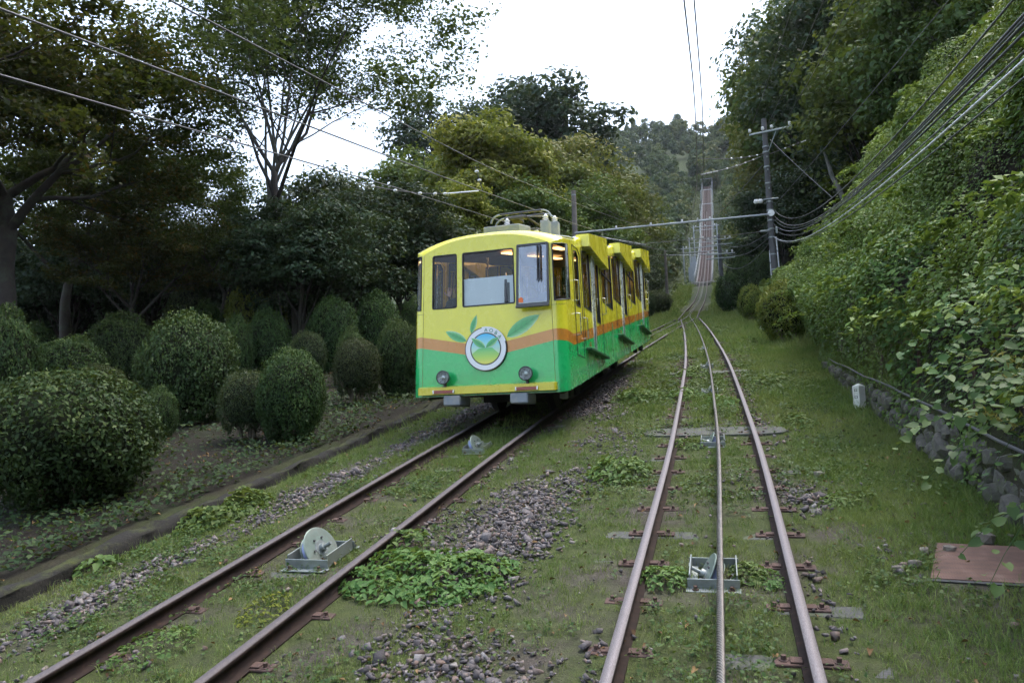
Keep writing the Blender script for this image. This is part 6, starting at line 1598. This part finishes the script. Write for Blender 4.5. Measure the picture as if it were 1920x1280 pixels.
# cross spans with insulators over the loop
def span(p0, p1, label, sag, beads, bar=None, r=.012):
    S0 = empty('span_wire', tuple(p0), 0, label, 'wire'); t = np.linspace(0, 1, 16); p0 = np.array(p0); p1 = np.array(p1)
    f = lambda t: (p1-p0)*t-np.array((0, 0, sag))*4*t*(1-t)
    mb = MB(); mb.tube([f(x) for x in t], r, 5); mb.build('cable', MAT['wire_dark'], S0)
    for b in beads:
        q = f(b); mb = MB(); bs = .62 if r > .01 else .42; mb.lathe([(0, -.09*bs), (.04*bs, -.07*bs), (.06*bs, -.02*bs), (.06*bs, .02*bs), (.04*bs, .07*bs), (0, .09*bs)], 10, Matrix.Rotation(radians(90), 4, 'Y'), q); mb.build('insulator', MAT['porcelain'], S0, smooth=True)
    if bar:
        mb = MB(); mb.tube([f(bar[0]), f(bar[1])], .03 if r > .01 else .013, 6); mb.build('insulating_rod', MAT['alu'], S0, smooth=True)
a = at(672, 342, 11.0); b = at(905, 357, 11.4); m_ = at(890, 310, 11.23)
span(a, b, 'insulated pull off wire left of the pantograph', .12, (.12, .3, .5, .62, .7), (.72, .97), .008)
span(b, m_, 'short dropper joining contact and carrying wires by the pantograph', 0.0, (.4, .75), None, .008)
a = at(1312, 328, 28); b = at(1430, 292, PY); span(b, a, 'upper insulated pull off wire reaching left from the utility pole', .1, (.2, .35, .5, .65), (.78, .98), .018)
a = at(1310, 297, 26); b = at(1432, 288, PY); span(b, a, 'second insulated pull off wire reaching left from the utility pole', .12, (.15, .3, .45, .6), None, .016)
a = at(1434, 292, PY); b = at(1590, 235, 40); span(a, b, 'insulated wire rising right from the utility pole to the slope', .0, (.25, .35, .8), (.44, .5), .016)
wire('stay wire from the utility pole down towards the viaduct poles', [at(1430, 310, PY), at(1342, 405, 66)], .02, sag=.1)
wire('stay wire crossing down right from the top of the utility pole', [at(1444, 262, PY), at(1560, 370, 34)], .015, sag=.05)
# bundles leaving the pole to the upper right, over the bank towards a pole behind the camera
ends = [((1450, 392), (1640, 300), (1925, -30), 'uppermost of the cables sagging from the utility pole to the right', .022),
        ((1452, 405), (1660, 296), (1925, 22), 'second of the cables sagging right from the utility pole', .026),
        ((1452, 412), (1650, 330), (1925, 30), 'third of the cables sagging right from the utility pole', .018),
        ((1451, 420), (1668, 318), (1925, 40), 'fourth dark cable of the sagging bundle at right', .028),
        ((1452, 421), (1690, 300), (1925, 58), 'fifth dark cable of the sagging bundle at right', .026),
        ((1453, 430), (1672, 352), (1925, 92), 'thin twisted cable between the two lowest cables at right', .018),
        ((1450, 443), (1668, 348), (1925, 110), 'bright shining lowest thick cable sagging to the right edge', .032),
        ((1452, 446), (1660, 366), (1925, 142), 'lowest dark cable hanging under the bright one at right', .018)]
for i, (p, q, e, lab, r) in enumerate(ends):
    A = at(*p, PY-.15); C = at(*e, 5.2); t = np.linspace(0, 1.3, 44)[:, None]; pts = A+(C-A)*t-np.array((0, 0, .95-.05*i))*4*t*(1-t)
    wire(lab, pts, r*.42, 'alu' if i == 6 else ('wire_dark' if i in (3, 4, 7) else 'wire'))
for p, e, lab in [((1411, 232), (1490, -10), 'left of the three thin wires rising from the crossarm'), ((1440, 232), (1545, -10), 'middle of the three thin wires rising from the crossarm'), ((1470, 230), (1600, -10), 'right of the three thin wires rising from the crossarm'), ((1452, 385), (1780, -10), 'steep straight wire rising from the lamp on the utility pole')]:
    A = at(*p, PY-.2); C = at(*e, 20); wire(lab, [A, C+(C-A)*.4], .013, sag=.15)
for i, (p, q, lab) in enumerate([((1445, 452), (1350, 490), 'long slack wire sagging left below the utility pole'), ((1446, 440), (1352, 468), 'slack wire sagging left above the longest slack one'), ((1446, 432), (1352, 455), 'topmost slack wire between utility pole and twin poles')]):
    wire(lab, [at(*p, PY), at(*q, 64)], .02, 'wire_dark', sag=1.0-.2*i)
# droppers and pull-offs over the rear of the car
a = at(1100, 470-35, 36); b = at(1215, 470-32, 38)
wire('wire sloping down over the car roof towards the turnout', [at(1078, 357, 39), at(1300, 478, 68)], .014, sag=.2)
wire('second wire sloping over the rear of the car', [at(1110, 440, 34), at(1320, 478, 80)], .014, sag=.2)
wire('far span wire crossing the track beyond the car', [at(1180, 478, 68), at(1345, 470, 66)], .02, sag=.15)
wire('lower far span wire behind the car tail', [at(1247, 478, 70), at(1346, 474, 66)], .03, 'alu', sag=.1)
mb = MB(); mb.tube([at(1100, 440, 36), at(1210, 459, 40)], .03, 6); tag(mb.build('pull_off_rod', MAT['alu'], None, smooth=True), 'pale rod slanting over the car roof below the span bar', 'bar')

# ------------------------------------------------------------------ viaduct of the upper line
MAT['red_steel'] = solid('red_steel', (0.085, 0.058, 0.055), .85, var=.35, nscale=3, dirt=(.14, .1, .09), dscale=1.5)
def viaduct():
    Vd = empty('viaduct', (float(mid(118)), 118, float(P(118))), 0, 'red steel viaduct carrying the single track up the hill', 'bridge')
    ox, oy, oz = Vd.location
    L_ = lambda x, y, z: (float(mid(y))+x-ox, y-oy, float(P(y))+z-oz)
    for sx in (-1, 1):
        mb = MB()
        ys = np.arange(118, 236, 3.0)
        V = []
        for y in ys: V += [L_(sx*.85-.12, y, -.3), L_(sx*.85+.12, y, -.3), L_(sx*.85+.12, y, -1.2), L_(sx*.85-.12, y, -1.2)]
        F = [(i*4+j, i*4+(j+1) % 4, i*4+4+(j+1) % 4, i*4+4+j) for i in range(len(ys)-1) for j in range(4)]
        mb.add(V, F); mb.build('girder', MAT['red_steel'], Vd)
        mb = MB()
        for z in (.55, 1.05): mb.tube([L_(sx*1.4, y, z) for y in ys], .03, 5)
        mb.build('handrail', MAT['pale_steel'], Vd)
        mb = MB(); mb.add([L_(sx*1.0+dx, y, -.28) for y in ys for dx in (0, sx*.28)], [(i*2, i*2+1, i*2+3, i*2+2) for i in range(len(ys)-1)]); mb.build('walkway', MAT['pole'], Vd)
        for y in np.arange(119, 235, 3.5):
            mb = MB(); mb.tube([L_(sx*1.4, y, -.5), L_(sx*1.4, y, 1.08)], .04, 4); mb.build('railing_post', MAT['pale_steel'], Vd)
    ys = np.arange(118, 233, .76)
    mb = MB(); mb.bbox((0, 0, 0), (1.95, .24, .2), .02); me = mb.mesh('bridge_tie', MAT['red_steel'])
    for y in ys:
        o = obj('bridge_tie', me, Vd, L_(0, y, -.2)); o.rotation_euler = (atan2(float(P(y+.5)-P(y-.5)), 1), 0, 0)
    for y in (130, 145, 160, 175, 190, 205, 220):
        mb = MB(); mb.bbox(L_(0, y, -3.6), (2.0, 1.0, 5.0), .05); mb.build('pier', MAT['concrete'], Vd)
    for y in (180, 198, 216, 232):
        mb = MB(); mb.bbox(L_(0, y, 2.6), (3.4, .15, .15), .02)
        for sx in (-1, 1): mb.bbox(L_(sx*1.65, y, 1.0), (.14, .14, 3.3), .02)
        mb.build('portal_frame', MAT['pale_steel'], Vd)
    # abutment
    mb = MB(); mb.bbox(L_(0, 117.6, -1.0), (5.4, 1.2, 1.75), .06); mb.build('abutment', MAT['concrete'], Vd)
viaduct()
def gantry(x0, x1, y, h, label):
    o = empty('overhead_gantry', (float(mid(y)), y, float(P(y))), 0, label, 'gantry')
    for x in (x0, x1): mb = MB(); mb.tube([(x, 0, -2.5), (x, 0, h)], .12, 6); mb.build('post', MAT['pale_steel'], o)
    mb = MB(); mb.bbox(((x0+x1)/2, 0, h-.4), (x1-x0+.8, .12, .12), .02).bbox(((x0+x1)/2, 0, h-1.1), (x1-x0, .1, .1), .02); mb.build('beam', MAT['pale_steel'], o)
    for x in (x0+.5, (x0+x1)/2, x1-.4): pin_insulator(o, x, 0, h-.34, 2)
gantry(-3.0, 2.6, 122, 5.6, 'nearest pale gantry at the foot of the viaduct')
gantry(-2.6, 2.4, 138, 5.6, 'second pale gantry up the viaduct')
gantry(-2.3, 2.4, 156, 5.8, 'third pale gantry up the viaduct')
for i, (y, lab) in enumerate(((124, 'lower white board at the left side of the viaduct'), (131, 'middle white board at the left side of the viaduct'), (139, 'upper white board at the left side of the viaduct'))):
    mb = MB(); mb.bbox((0, 0, .9), (.9, .1, 2.6), .02); bd = mb.build('white_panel', MAT['pale_steel'], None, loc=(float(mid(y))-2.0, y, float(P(y))-.3)); tag(bd, lab, 'board')

# ------------------------------------------------------------------ the damp air of the valley
def haze():
    m, nt, N, L, out = M_('haze')
    v = N.new('ShaderNodeVolumePrincipled'); v.inputs['Color'].default_value = (0.86, 0.92, 1.0, 1); v.inputs['Density'].default_value = 0.00016; v.inputs['Anisotropy'].default_value = 0.2
    L.new(v.outputs[0], out.inputs['Volume'])
    mb = MB(); mb.box((0, 560, 90), (1040, 1300, 560)); tag(mb.build('haze', m), kind='stuff')
haze()
cy.volume_bounces = 0
